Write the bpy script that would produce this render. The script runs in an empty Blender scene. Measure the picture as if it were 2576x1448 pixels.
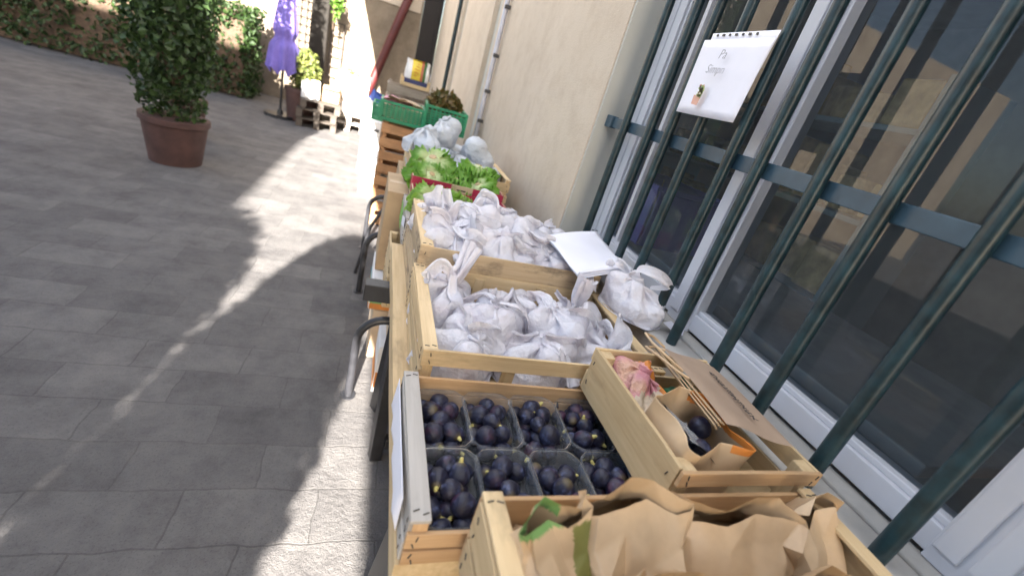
import bpy, bmesh, math, random
import numpy as np
from mathutils import Vector, Matrix, Euler

R = math.radians
SC = bpy.context.scene
COL = SC.collection

# ------------------------------------------------------------------ camera
CAM_PITCH, CAM_ROLL, CAM_YAW = R(23.09), R(17.41), R(21.106)
cam_data = bpy.data.cameras.new("camera")
cam = bpy.data.objects.new("camera", cam_data)
COL.objects.link(cam)
F = Vector((math.sin(CAM_YAW) * math.cos(CAM_PITCH), math.cos(CAM_YAW) * math.cos(CAM_PITCH), -math.sin(CAM_PITCH)))
R0 = Vector((math.cos(CAM_YAW), -math.sin(CAM_YAW), 0))
D0 = F.cross(R0)
RV = math.cos(CAM_ROLL) * R0 - math.sin(CAM_ROLL) * D0
DV = F.cross(RV)
M = Matrix((RV, -DV, -F)).transposed().to_4x4()
M.translation = (0, 0, 1.5)
cam.matrix_world = M
cam_data.sensor_fit = 'HORIZONTAL'
cam_data.sensor_width = 36
cam_data.lens = 1118.1 / 2576 * 36
cam_data.clip_start = 0.02
cam_data.clip_end = 400
cam_data.dof.use_dof = True
cam_data.dof.focus_distance = 1.25
cam_data.dof.aperture_fstop = 2.2
SC.camera = cam

# ------------------------------------------------------------------ light
SUN_DIR = Vector((0.35, 2.12, -1.0)).normalized()      # the way the light travels
elev = math.asin(-SUN_DIR.z)
world = bpy.data.worlds.new("World")
SC.world = world
world.use_nodes = True
wn = world.node_tree.nodes
wl = world.node_tree.links
bg = wn["Background"]
sky = wn.new("ShaderNodeTexSky")
sky.sky_type = 'NISHITA'
sky.sun_disc = False
sky.sun_elevation = elev
sky.sun_rotation = math.atan2(-SUN_DIR.x, -SUN_DIR.y)
sky.dust_density = 2.0
wl.new(sky.outputs[0], bg.inputs[0])
bg.inputs[1].default_value = 0.05
sun_d = bpy.data.lights.new("sun", 'SUN')
sun_d.energy = 5.0
sun_d.angle = R(0.53)
sun_d.color = (1.0, 0.95, 0.88)
sun = bpy.data.objects.new("sun", sun_d)
sun.rotation_euler = SUN_DIR.to_track_quat('-Z', 'Y').to_euler()
sun.location = (-3, -15, 12)
COL.objects.link(sun)
SC.view_settings.view_transform = 'Standard'
SC.view_settings.look = 'None'
SC.view_settings.gamma = 1
SC.view_settings.exposure = 3.2
SC.cycles.max_bounces = 10
SC.cycles.transparent_max_bounces = 24
SC.cycles.sample_clamp_indirect = 6

random.seed(4)
rng = np.random.default_rng(7)

# ------------------------------------------------------------------ materials
def nodes_of(name):
    m = bpy.data.materials.new(name)
    m.use_nodes = True
    n, l = m.node_tree.nodes, m.node_tree.links
    return m, n, l, n["Principled BSDF"]

def ramp(n, stops):
    r = n.new("ShaderNodeValToRGB")
    e = r.color_ramp.elements
    while len(e) < len(stops):
        e.new(0.5)
    for k, (p, c) in enumerate(stops):
        e[k].position = p
        e[k].color = (*c, 1) if len(c) == 3 else c
    return r

def mix(n, l, a, b, fac, mode='MIX'):
    x = n.new("ShaderNodeMix")
    x.data_type = 'RGBA'
    x.blend_type = mode
    for sock, v in ((x.inputs[6], a), (x.inputs[7], b)):
        if isinstance(v, (tuple, list)):
            sock.default_value = (*v, 1)
        else:
            l.new(v, sock)
    if isinstance(fac, (int, float)):
        x.inputs[0].default_value = fac
    else:
        l.new(fac, x.inputs[0])
    return x.outputs[2]

def noise(n, l, vec, scale, detail=4, rough=0.55):
    t = n.new("ShaderNodeTexNoise")
    t.inputs["Scale"].default_value = scale
    t.inputs["Detail"].default_value = detail
    t.inputs["Roughness"].default_value = rough
    if vec is not None:
        l.new(vec, t.inputs["Vector"])
    return t.outputs["Fac"]

def bump(n, l, b, h, strength, dist=0.01):
    u = n.new("ShaderNodeBump")
    u.inputs["Strength"].default_value = strength
    u.inputs["Distance"].default_value = dist
    l.new(h, u.inputs["Height"])
    l.new(u.outputs[0], b.inputs["Normal"])

def mapped(n, l, scale=(1, 1, 1), rnd=True, kind="Object"):
    tc = n.new("ShaderNodeTexCoord")
    mp = n.new("ShaderNodeMapping")
    mp.inputs["Scale"].default_value = scale
    l.new(tc.outputs[kind], mp.inputs[0])
    if rnd:
        oi = n.new("ShaderNodeObjectInfo")
        mu = n.new("ShaderNodeVectorMath")
        mu.operation = 'SCALE'
        mu.inputs[0].default_value = (37.0, 11.3, 23.7)
        l.new(oi.outputs["Random"], mu.inputs["Scale"])
        l.new(mu.outputs[0], mp.inputs["Location"])
    return mp.outputs[0]

def wood(name, dark, light, stain=(0.1, 0.075, 0.05), stain_amt=0.35, rough=0.7):
    m, n, l, b = nodes_of(name)
    v = mapped(n, l, (2.2, 34, 34))
    g = noise(n, l, v, 1.6, 6, 0.65)
    r = ramp(n, [(0.3, dark), (0.7, light)])
    l.new(g, r.inputs[0])
    v2 = mapped(n, l, (4, 9, 9))
    s = noise(n, l, v2, 1.3, 5, 0.7)
    sr = ramp(n, [(0.53, (0, 0, 0)), (0.70, (1, 1, 1))])
    l.new(s, sr.inputs[0])
    mu = n.new("ShaderNodeMath"); mu.operation = 'MULTIPLY'
    mu.inputs[1].default_value = stain_amt
    l.new(sr.outputs[0], mu.inputs[0])
    c = mix(n, l, r.outputs[0], stain, mu.outputs[0])
    oi = n.new("ShaderNodeObjectInfo")
    mr = n.new("ShaderNodeMapRange")
    mr.inputs[3].default_value = 0.80
    mr.inputs[4].default_value = 1.14
    l.new(oi.outputs["Random"], mr.inputs[0])
    hsv = n.new("ShaderNodeHueSaturation")
    l.new(mr.outputs[0], hsv.inputs["Value"])
    l.new(c, hsv.inputs["Color"])
    l.new(hsv.outputs[0], b.inputs["Base Color"])
    b.inputs["Roughness"].default_value = rough
    bump(n, l, b, g, 0.35, 0.002)
    return m

def flat(name, col, rough=0.6, var=0.12, scale=12, metal=0.0, bmp=0.0, spec=0.5, bdist=0.003):
    m, n, l, b = nodes_of(name)
    v = mapped(n, l)
    t = noise(n, l, v, scale, 5, 0.6)
    lo = tuple(max(0, c * (1 - var)) for c in col)
    hi = tuple(min(1, c * (1 + var)) for c in col)
    r = ramp(n, [(0.3, lo), (0.7, hi)])
    l.new(t, r.inputs[0])
    l.new(r.outputs[0], b.inputs["Base Color"])
    b.inputs["Roughness"].default_value = rough
    b.inputs["Metallic"].default_value = metal
    b.inputs["Specular IOR Level"].default_value = spec
    if bmp:
        bump(n, l, b, t, bmp, bdist)
    return m

def film(name, col, tint, tint_amt, transl=0.35, rough=0.35, clear=0.0, tscale=14):
    """thin plastic film: white with the colour of what is in the bag showing through in places"""
    m, n, l, b = nodes_of(name)
    v = mapped(n, l)
    t = noise(n, l, v, tscale, 2, 0.5)
    r = ramp(n, [(0.48, (0, 0, 0)), (0.68, (1, 1, 1))])
    l.new(t, r.inputs[0])
    mu = n.new("ShaderNodeMath"); mu.operation = 'MULTIPLY'
    mu.inputs[1].default_value = tint_amt
    l.new(r.outputs[0], mu.inputs[0])
    c = mix(n, l, col, tint, mu.outputs[0])
    l.new(c, b.inputs["Base Color"])
    b.inputs["Roughness"].default_value = rough
    acc = None
    for sc_, am in ((16, 1.0), (38, 0.55), (85, 0.3)):          # crisp crinkles: thin ridges where the noise crosses its middle
        q = noise(n, l, v, sc_, 2, 0.5)
        a1 = n.new("ShaderNodeMath"); a1.operation = 'SUBTRACT'; a1.inputs[1].default_value = 0.5; l.new(q, a1.inputs[0])
        a2 = n.new("ShaderNodeMath"); a2.operation = 'ABSOLUTE'; l.new(a1.outputs[0], a2.inputs[0])
        a3 = n.new("ShaderNodeMath"); a3.operation = 'MULTIPLY'; a3.inputs[1].default_value = -am * 3; l.new(a2.outputs[0], a3.inputs[0])
        a4 = n.new("ShaderNodeMath"); a4.operation = 'MAXIMUM'; a4.inputs[1].default_value = -am * 0.75; l.new(a3.outputs[0], a4.inputs[0])
        if acc is None: acc = a4.outputs[0]
        else:
            a5 = n.new("ShaderNodeMath"); a5.operation = 'ADD'; l.new(acc, a5.inputs[0]); l.new(a4.outputs[0], a5.inputs[1]); acc = a5.outputs[0]
    bump(n, l, b, acc, 0.8, 0.007)
    tr = n.new("ShaderNodeBsdfTranslucent")
    l.new(c, tr.inputs[0])
    ms = n.new("ShaderNodeMixShader")
    ms.inputs[0].default_value = transl
    l.new(b.outputs[0], ms.inputs[1])
    l.new(tr.outputs[0], ms.inputs[2])
    out = n["Material Output"]
    last = ms
    if clear:
        tp = n.new("ShaderNodeBsdfTransparent")
        m2 = n.new("ShaderNodeMixShader")
        m2.inputs[0].default_value = clear
        l.new(ms.outputs[0], m2.inputs[1])
        l.new(tp.outputs[0], m2.inputs[2])
        last = m2
    l.new(last.outputs[0], out.inputs[0])
    return m

def clear_plastic(name, tint=(0.93, 0.95, 0.97), gloss=0.5, haze=0.06):
    m, n, l, b = nodes_of(name)
    tp = n.new("ShaderNodeBsdfTransparent"); tp.inputs[0].default_value = (*tint, 1)
    gl = n.new("ShaderNodeBsdfGlossy"); gl.inputs["Roughness"].default_value = 0.12
    lw = n.new("ShaderNodeLayerWeight"); lw.inputs[0].default_value = gloss
    ms = n.new("ShaderNodeMixShader")
    l.new(lw.outputs["Fresnel"], ms.inputs[0])
    l.new(tp.outputs[0], ms.inputs[1]); l.new(gl.outputs[0], ms.inputs[2])
    df = n.new("ShaderNodeBsdfDiffuse"); df.inputs[0].default_value = (0.75, 0.78, 0.82, 1)
    m2 = n.new("ShaderNodeMixShader"); m2.inputs[0].default_value = haze
    l.new(ms.outputs[0], m2.inputs[1]); l.new(df.outputs[0], m2.inputs[2])
    l.new(m2.outputs[0], n["Material Output"].inputs[0])
    return m

def leafmat(name, base, tip, rough=0.5, transl=0.3):
    m, n, l, b = nodes_of(name)
    uv = n.new("ShaderNodeTexCoord")
    sp = n.new("ShaderNodeSeparateXYZ")
    l.new(uv.outputs["UV"], sp.inputs[0])
    v = mapped(n, l)
    t = noise(n, l, v, 25, 3, 0.6)
    ad = n.new("ShaderNodeMath"); ad.operation = 'ADD'
    l.new(sp.outputs[1], ad.inputs[0])
    sb = n.new("ShaderNodeMath"); sb.operation = 'MULTIPLY_ADD'
    sb.inputs[1].default_value = 0.5; sb.inputs[2].default_value = -0.25
    l.new(t, sb.inputs[0]); l.new(sb.outputs[0], ad.inputs[1])
    r = ramp(n, [(0.18, base), (0.75, tip)])
    l.new(ad.outputs[0], r.inputs[0])
    l.new(r.outputs[0], b.inputs["Base Color"])
    b.inputs["Roughness"].default_value = rough
    tr = n.new("ShaderNodeBsdfTranslucent")
    l.new(r.outputs[0], tr.inputs[0])
    ms = n.new("ShaderNodeMixShader"); ms.inputs[0].default_value = transl
    l.new(b.outputs[0], ms.inputs[1]); l.new(tr.outputs[0], ms.inputs[2])
    l.new(ms.outputs[0], n["Material Output"].inputs[0])
    return m

MAT = {}
MAT['pale'] = wood("pale_poplar", (0.52, 0.37, 0.195), (0.69, 0.53, 0.315))
MAT['grey'] = wood("grey_poplar", (0.40, 0.37, 0.335), (0.52, 0.49, 0.45), stain_amt=0.2)
MAT['warm'] = wood("warm_poplar", (0.48, 0.29, 0.14), (0.64, 0.43, 0.24), stain_amt=0.2)
MAT['stained'] = wood("stained_poplar", (0.44, 0.32, 0.19), (0.58, 0.45, 0.29), stain=(0.12, 0.09, 0.065), stain_amt=0.9)
MAT['brown'] = wood("brown_wood", (0.36, 0.18, 0.08), (0.52, 0.29, 0.14), stain_amt=0.3)
MAT['oldwood'] = wood("weathered_wood", (0.26, 0.22, 0.18), (0.42, 0.36, 0.30), stain_amt=0.6)
MAT['staple'] = flat("staple_steel", (0.05, 0.045, 0.04), 0.5)
MAT['card'] = flat("brown_cardboard", (0.42, 0.30, 0.18), 0.85, 0.12, 9)
MAT['cardshade'] = flat("pale_cardboard", (0.55, 0.42, 0.29), 0.85, 0.12, 9)
MAT['red'] = flat("raspberry_print", (0.42, 0.018, 0.07), 0.55, 0.15, 8)
MAT['white'] = flat("white_paper", (0.78, 0.79, 0.88), 0.7, 0.03, 8)
MAT['whitebox'] = flat("white_card", (0.74, 0.73, 0.72), 0.7, 0.1, 6)
MAT['black'] = flat("black_steel", (0.018, 0.018, 0.021), 0.45, 0.3, 20)
MAT['tube'] = flat("grey_tube_paint", (0.030, 0.030, 0.034), 0.35, 0.25, 30)
MAT['greenbar'] = flat("dark_green_paint", (0.010, 0.030, 0.038), 0.38, 0.55, 26, bmp=0.3, bdist=0.002)
MAT['bluebar'] = flat("blue_green_paint", (0.035, 0.075, 0.11), 0.4, 0.2, 14)
MAT['pvc'] = flat("white_frame_paint", (0.62, 0.64, 0.70), 0.35, 0.05, 4)
MAT['reveal'] = flat("grey_render", (0.47, 0.47, 0.43), 0.85, 0.06, 3, bmp=0.1)
MAT['sill'] = flat("grey_sill", (0.42, 0.41, 0.39), 0.6, 0.15, 9, bmp=0.1)
MAT['zinc'] = flat("zinc_pipe", (0.50, 0.52, 0.60), 0.4, 0.12, 6, metal=0.35)
MAT['clip'] = flat("dark_clip", (0.05, 0.05, 0.055), 0.5)
MAT['kraft'] = flat("kraft_paper", (0.48, 0.335, 0.20), 0.42, 0.16, 9, bmp=0.25)
MAT['kraft_pale'] = flat("pale_kraft_paper", (0.53, 0.385, 0.24), 0.42, 0.12, 14, bmp=0.15)
MAT['kraft_grey'] = flat("printed_kraft_paper", (0.35, 0.255, 0.185), 0.7, 0.08, 10, bmp=0.05)
MAT['greenprint'] = flat("green_print", (0.17, 0.33, 0.11), 0.6, 0.15, 12)
MAT['olive'] = flat("olive_print", (0.17, 0.17, 0.045), 0.6, 0.2, 12)
MAT['orangeprint'] = flat("orange_print", (0.62, 0.22, 0.04), 0.6, 0.15, 12)
MAT['pinkprint'] = None
MAT['bluegreen'] = flat("teal_print", (0.06, 0.28, 0.32), 0.5, 0.15, 12)
MAT['ink'] = flat("black_ink", (0.05, 0.04, 0.04), 0.7, 0.1)
MAT['pencil'] = flat("grey_ink", (0.30, 0.30, 0.34), 0.8, 0.1)
MAT['purple'] = flat("purple_canvas", (0.16, 0.12, 0.42), 0.75, 0.2, 5, bmp=0.1)
MAT['purplebox'] = flat("purple_plastic", (0.24, 0.20, 0.62), 0.4, 0.15, 6)
MAT['greenplastic'] = flat("green_crate_plastic", (0.018, 0.25, 0.12), 0.45, 0.25, 10)
MAT['greenlight'] = flat("pale_green_crate_plastic", (0.03, 0.27, 0.14), 0.45, 0.25, 10)
MAT['redpole'] = flat("red_paint", (0.085, 0.014, 0.014), 0.5, 0.25, 9)
MAT['door'] = flat("dark_door_paint", (0.010, 0.007, 0.007), 0.6, 0.3, 6)
MAT['door2'] = flat("slate_door_paint", (0.05, 0.05, 0.055), 0.5, 0.2, 6)
MAT['bark'] = flat("bark", (0.085, 0.055, 0.035), 0.9, 0.4, 25, bmp=0.5)
MAT['shadedpost'] = flat("shade_darkened_timber", (0.012, 0.009, 0.006), 0.85, 0.3, 12, bmp=0.3)  # near-black colour holds the shade the post stands in
MAT['terracotta'] = flat("dark_planter", (0.07, 0.035, 0.03), 0.8, 0.3, 8)
MAT['lattice'] = flat("grey_lattice_wood", (0.085, 0.07, 0.062), 0.8, 0.2, 20)
MAT['navy'] = flat("navy_liner", (0.025, 0.035, 0.13), 0.5, 0.2, 9)
MAT['yellow'] = flat("yellow_print", (0.68, 0.50, 0.03), 0.45, 0.15, 9)
MAT['brick'] = flat("brick_red_print", (0.45, 0.12, 0.05), 0.5, 0.15, 9)
MAT['darkgreenprint'] = flat("dark_green_print", (0.04, 0.13, 0.03), 0.5, 0.15, 9)
MAT['greensack'] = flat("green_plastic_net", (0.015, 0.12, 0.05), 0.5, 0.2, 9)
MAT['bluesack'] = flat("blue_print", (0.05, 0.11, 0.42), 0.5, 0.2, 9)
MAT['lime'] = flat("lime_label", (0.22, 0.50, 0.12), 0.6, 0.1, 9)
MAT['pinklabel'] = flat("pink_label", (0.72, 0.32, 0.42), 0.6, 0.3, 20)
MAT['film'] = film("white_bag_film", (0.88, 0.87, 0.92), (0.68, 0.54, 0.58), 0.26, rough=0.25)
MAT['film2'] = film("white_bag_film_clean", (0.90, 0.89, 0.94), (0.76, 0.70, 0.74), 0.4, rough=0.28)
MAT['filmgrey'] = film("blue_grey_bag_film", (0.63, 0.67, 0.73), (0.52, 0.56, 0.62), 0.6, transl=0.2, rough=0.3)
MAT['pinkprint'] = film("pink_print_film", (0.60, 0.27, 0.30), (0.70, 0.45, 0.30), 0.8, transl=0.1, rough=0.3)
MAT['breadbag'] = film("bread_bag_film", (0.66, 0.56, 0.43), (0.70, 0.55, 0.40), 0.6, transl=0.15, rough=0.25)
MAT['punnet'] = clear_plastic("clear_punnet", gloss=0.14, haze=0.085)
MAT['window_film'] = clear_plastic("clear_bag_window", gloss=0.4, haze=0.28)
MAT['lettuce'] = leafmat("lettuce_leaf", (0.66, 0.72, 0.40), (0.19, 0.42, 0.05))
MAT['lettuce_pale'] = leafmat("pale_lettuce_leaf", (0.66, 0.70, 0.38), (0.28, 0.50, 0.08))
MAT['core'] = flat("lettuce_core", (0.50, 0.56, 0.30), 0.5, 0.2, 30, bmp=0.3)
MAT['corecut'] = flat("lettuce_cut_stem", (0.42, 0.30, 0.16), 0.6, 0.25, 60)
MAT['shrub'] = leafmat("shrub_leaf", (0.09, 0.13, 0.03), (0.24, 0.26, 0.07))
MAT['ivy'] = leafmat("ivy_leaf", (0.05, 0.12, 0.015), (0.16, 0.30, 0.04))
MAT['hedge'] = leafmat("hedge_leaf", (0.018, 0.04, 0.01), (0.045, 0.085, 0.02))
MAT['dryleaf'] = leafmat("dry_leaf", (0.06, 0.07, 0.015), (0.16, 0.105, 0.03))
MAT['dark'] = flat("dark_soft_fruit", (0.02, 0.018, 0.035), 0.5, 0.3, 20)
MAT['interior'] = flat("interior_paint", (0.42, 0.39, 0.34), 0.8, 0.3, 2)
MAT['interior_teal'] = flat("interior_cabinet", (0.28, 0.36, 0.38), 0.6, 0.15, 3)
MAT['ochre'] = flat("ochre_goods", (0.52, 0.38, 0.18), 0.7, 0.4, 14)

def fig_material():
    m, n, l, b = nodes_of("fig_skin")
    v = mapped(n, l)
    tc = n.new("ShaderNodeTexCoord")
    sp = n.new("ShaderNodeSeparateXYZ"); l.new(tc.outputs["Object"], sp.inputs[0])
    bl = noise(n, l, v, 55, 5, 0.65)
    r = ramp(n, [(0.35, (0.008, 0.007, 0.016)), (0.56, (0.017, 0.019, 0.045)), (0.74, (0.10, 0.125, 0.24))])
    l.new(bl, r.inputs[0])
    pu = noise(n, l, v, 22, 3, 0.5)
    pr = ramp(n, [(0.57, (0, 0, 0)), (0.70, (1, 1, 1))])
    l.new(pu, pr.inputs[0])
    mm = n.new("ShaderNodeMath"); mm.operation = 'MULTIPLY'; mm.inputs[1].default_value = 0.6
    l.new(pr.outputs[0], mm.inputs[0])
    c = mix(n, l, r.outputs[0], (0.085, 0.02, 0.045), mm.outputs[0])
    mr = n.new("ShaderNodeMapRange")
    mr.inputs[1].default_value = 0.020; mr.inputs[2].default_value = 0.033
    l.new(sp.outputs[2], mr.inputs[0])
    c = mix(n, l, c, (0.20, 0.15, 0.05), mr.outputs[0])
    l.new(c, b.inputs["Base Color"])
    b.inputs["Roughness"].default_value = 0.5
    at = n.new("ShaderNodeMath"); at.operation = 'ARCTAN2'
    l.new(sp.outputs[0], at.inputs[0]); l.new(sp.outputs[1], at.inputs[1])
    rb_ = n.new("ShaderNodeMath"); rb_.operation = 'MULTIPLY'; rb_.inputs[1].default_value = 13; l.new(at.outputs[0], rb_.inputs[0])
    sn = n.new("ShaderNodeMath"); sn.operation = 'SINE'; l.new(rb_.outputs[0], sn.inputs[0])
    ma = n.new("ShaderNodeMath"); ma.operation = 'MULTIPLY_ADD'; ma.inputs[1].default_value = 0.25; l.new(sn.outputs[0], ma.inputs[0]); l.new(bl, ma.inputs[2])
    bump(n, l, b, ma.outputs[0], 0.3, 0.002)
    return m
MAT['fig'] = fig_material()
MAT['figstem'] = flat("fig_stem", (0.55, 0.48, 0.16), 0.6, 0.25, 120)

def wall_material():
    m, n, l, b = nodes_of("cream_roughcast")
    v = mapped(n, l, rnd=False)
    big = noise(n, l, v, 1.1, 4, 0.6)
    r = ramp(n, [(0.3, (0.53, 0.45, 0.36)), (0.7, (0.60, 0.52, 0.425))])
    l.new(big, r.inputs[0])
    gr = noise(n, l, v, 85, 5, 0.7)
    g2 = ramp(n, [(0.26, (0.52, 0.48, 0.45)), (0.42, (1, 1, 1))])
    l.new(gr, g2.inputs[0])
    c = mix(n, l, r.outputs[0], g2.outputs[0], 0.55, 'MULTIPLY')
    mid = noise(n, l, v, 6, 8, 0.72)
    m3 = ramp(n, [(0.36, (0.86, 0.83, 0.80)), (0.54, (1, 1, 1))])
    l.new(mid, m3.inputs[0])
    c = mix(n, l, c, m3.outputs[0], 0.7, 'MULTIPLY')
    l.new(c, b.inputs["Base Color"])
    b.inputs["Roughness"].default_value = 0.9
    bump(n, l, b, gr, 0.5, 0.006)
    return m
MAT['wall'] = wall_material()

def stone_material():
    m, n, l, b = nodes_of("brown_render")
    v = mapped(n, l, rnd=False)
    big = noise(n, l, v, 2.2, 6, 0.7)
    r = ramp(n, [(0.28, (0.16, 0.125, 0.09)), (0.6, (0.27, 0.22, 0.165)), (0.8, (0.36, 0.31, 0.25))])
    l.new(big, r.inputs[0])
    l.new(r.outputs[0], b.inputs["Base Color"])
    b.inputs["Roughness"].default_value = 0.95
    f = noise(n, l, v, 22, 6, 0.7)
    bump(n, l, b, f, 0.6, 0.03)
    return m
MAT['stone'] = stone_material()

def ground_material():
    m, n, l, b = nodes_of("paving")
    v = mapped(n, l, rnd=False)
    dist = n.new("ShaderNodeTexNoise"); dist.inputs["Scale"].default_value = 7; dist.inputs["Detail"].default_value = 3
    l.new(v, dist.inputs["Vector"])
    va = n.new("ShaderNodeVectorMath"); va.operation = 'MULTIPLY_ADD'
    va.inputs[1].default_value = (0.035, 0.035, 0)
    l.new(dist.outputs["Color"], va.inputs[0]); l.new(v, va.inputs[2])
    br = n.new("ShaderNodeTexBrick")
    br.inputs["Scale"].default_value = 1.0
    br.inputs["Brick Width"].default_value = 0.42
    br.inputs["Row Height"].default_value = 0.21
    br.inputs["Mortar Size"].default_value = 0.0035
    br.inputs["Mortar Smooth"].default_value = 0.4
    br.inputs["Color1"].default_value = (0.108, 0.101, 0.098, 1)
    br.inputs["Color2"].default_value = (0.152, 0.142, 0.135, 1)
    br.inputs["Mortar"].default_value = (0.104, 0.097, 0.092, 1)
    l.new(va.outputs[0], br.inputs["Vector"])
    st = noise(n, l, v, 4.5, 8, 0.75)
    sr = ramp(n, [(0.32, (0.56, 0.55, 0.56)), (0.52, (0.95, 0.95, 0.95)), (0.70, (1.22, 1.2, 1.16))])
    l.new(st, sr.inputs[0])
    c = mix(n, l, br.outputs["Color"], sr.outputs[0], 0.9, 'MULTIPLY')
    sp = noise(n, l, v, 120, 4, 0.7)
    spr = ramp(n, [(0.34, (0.55, 0.55, 0.56)), (0.46, (1, 1, 1))])
    l.new(sp, spr.inputs[0])
    c = mix(n, l, c, spr.outputs[0], 0.6, 'MULTIPLY')
    l.new(c, b.inputs["Base Color"])
    b.inputs["Roughness"].default_value = 0.85
    hb = n.new("ShaderNodeMath"); hb.operation = 'MULTIPLY_ADD'
    hb.inputs[1].default_value = -0.28
    l.new(br.outputs["Fac"], hb.inputs[0])
    mid = noise(n, l, v, 38, 6, 0.75)
    l.new(mid, hb.inputs[2])
    bump(n, l, b, hb.outputs[0], 0.7, 0.014)
    return m
MAT['ground'] = ground_material()

def glass_material():
    m, n, l, b = nodes_of("window_glass")
    tp = n.new("ShaderNodeBsdfTransparent"); tp.inputs[0].default_value = (0.82, 0.88, 0.90, 1)
    gl = n.new("ShaderNodeBsdfGlossy"); gl.inputs["Roughness"].default_value = 0.01
    fr = n.new("ShaderNodeFresnel"); fr.inputs[0].default_value = 1.5
    ms = n.new("ShaderNodeMixShader")
    mu = n.new("ShaderNodeMath"); mu.operation = 'MULTIPLY'; mu.inputs[1].default_value = 1.0
    l.new(fr.outputs[0], mu.inputs[0])
    l.new(mu.outputs[0], ms.inputs[0])
    l.new(tp.outputs[0], ms.inputs[1]); l.new(gl.outputs[0], ms.inputs[2])
    df = n.new("ShaderNodeBsdfDiffuse"); df.inputs[0].default_value = (0.52, 0.58, 0.64, 1)     # blue-grey haze painted evenly over the pane
    m2 = n.new("ShaderNodeMixShader"); m2.inputs[0].default_value = 0.07
    l.new(ms.outputs[0], m2.inputs[1]); l.new(df.outputs[0], m2.inputs[2])
    l.new(m2.outputs[0], n["Material Output"].inputs[0])
    return m
MAT['glass'] = glass_material()

# ------------------------------------------------------------------ helpers
def link(o, parent=None):
    COL.objects.link(o)
    if parent is not None:
        o.parent = parent
    return o

def tag(o, label=None, cat=None, group=None, kind=None):
    if label: o["label"] = label
    if cat: o["category"] = cat
    if group: o["group"] = group
    if kind: o["kind"] = kind
    return o

def thing(name, label, cat, loc=(0, 0, 0), rz=0.0, group=None, rot=None):
    o = bpy.data.objects.new(name, None)
    o.empty_display_size = 0.05
    link(o)
    o.location = loc
    o.rotation_euler = rot if rot else (0, 0, rz)
    return tag(o, label, cat, group)

def meshobj(name, verts, faces, mats, parent=None, smooth=False, midx=None, loc=(0, 0, 0), rot=(0, 0, 0), uv=None, solid=0.0):
    me = bpy.data.meshes.new(name)
    me.from_pydata([tuple(map(float, v)) for v in verts], [], [tuple(map(int, f)) for f in faces])
    if not isinstance(mats, (list, tuple)):
        mats = [mats]
    for m in mats:
        me.materials.append(MAT[m] if isinstance(m, str) else m)
    if midx is not None:
        me.polygons.foreach_set("material_index", list(map(int, midx)))
    if smooth:
        me.polygons.foreach_set("use_smooth", [True] * len(me.polygons))
    if uv is not None:
        lay = me.uv_layers.new(name="UVMap")
        vi = np.empty(len(me.loops), dtype=np.int32)
        me.loops.foreach_get("vertex_index", vi)
        lay.data.foreach_set("uv", np.asarray(uv, float)[vi].ravel())
    me.update()
    o = bpy.data.objects.new(name, me)
    link(o, parent)
    o.location = loc
    o.rotation_euler = rot
    if solid:
        s = o.modifiers.new("thick", 'SOLIDIFY'); s.thickness = solid; s.offset = 0
    return o

BOXF = [(0, 3, 2, 1), (4, 5, 6, 7), (0, 1, 5, 4), (1, 2, 6, 5), (2, 3, 7, 6), (3, 0, 4, 7)]
class MB:
    """gathers boxes, tubes and sheets of ONE part"""
    def __init__(s): s.v, s.f, s.m = [], [], []
    def add(s, v, f, mi=0):
        b = len(s.v); s.v += [tuple(x) for x in v]
        s.f += [tuple(i + b for i in q) for q in f]; s.m += [mi] * len(f)
    def box(s, c, d, mi=0, rot=None):
        x, y, z = d[0] / 2, d[1] / 2, d[2] / 2
        P = [Vector(p) for p in ((-x, -y, -z), (x, -y, -z), (x, y, -z), (-x, y, -z), (-x, -y, z), (x, -y, z), (x, y, z), (-x, y, z))]
        if rot is not None:
            e = Euler(rot).to_matrix(); P = [e @ p for p in P]
        s.add([p + Vector(c) for p in P], BOXF, mi)
    def bb(s, x0, x1, y0, y1, z0, z1, mi=0):
        s.box(((x0 + x1) / 2, (y0 + y1) / 2, (z0 + z1) / 2), (abs(x1 - x0), abs(y1 - y0), abs(z1 - z0)), mi)
    def tube(s, pts, r, seg=10, mi=0):
        pts = [Vector(p) for p in pts]
        rings, up = [], Vector((0.13, 0.31, 0.94))
        for i, p in enumerate(pts):
            a = pts[max(i - 1, 0)]; b = pts[min(i + 1, len(pts) - 1)]
            t = (b - a).normalized()
            u = t.cross(up)
            if u.length < 1e-3: u = t.cross(Vector((1, 0, 0)))
            u.normalize(); w = u.cross(t)
            rr = r[i] if isinstance(r, (list, tuple)) else r
            rings.append([p + rr * (math.cos(k * 2 * math.pi / seg) * u + math.sin(k * 2 * math.pi / seg) * w) for k in range(seg)])
        v = [q for ring in rings for q in ring]
        f = []
        for i in range(len(pts) - 1):
            for k in range(seg):
                f.append((i * seg + k, i * seg + (k + 1) % seg, (i + 1) * seg + (k + 1) % seg, (i + 1) * seg + k))
        f.append(tuple(range(seg))[::-1]); f.append(tuple((len(pts) - 1) * seg + k for k in range(seg)))
        s.add(v, f, mi)
    def build(s, name, mats, parent=None, smooth=False, bevel=0.0, loc=(0, 0, 0), rot=(0, 0, 0)):
        o = meshobj(name, s.v, s.f, mats, parent, smooth, s.m, loc, rot)
        if bevel:
            b = o.modifiers.new("bevel", 'BEVEL'); b.width = bevel; b.segments = 2; b.limit_method = 'ANGLE'
        if smooth:
            o.data.set_sharp_from_angle(angle=R(40))
        return o

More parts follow.
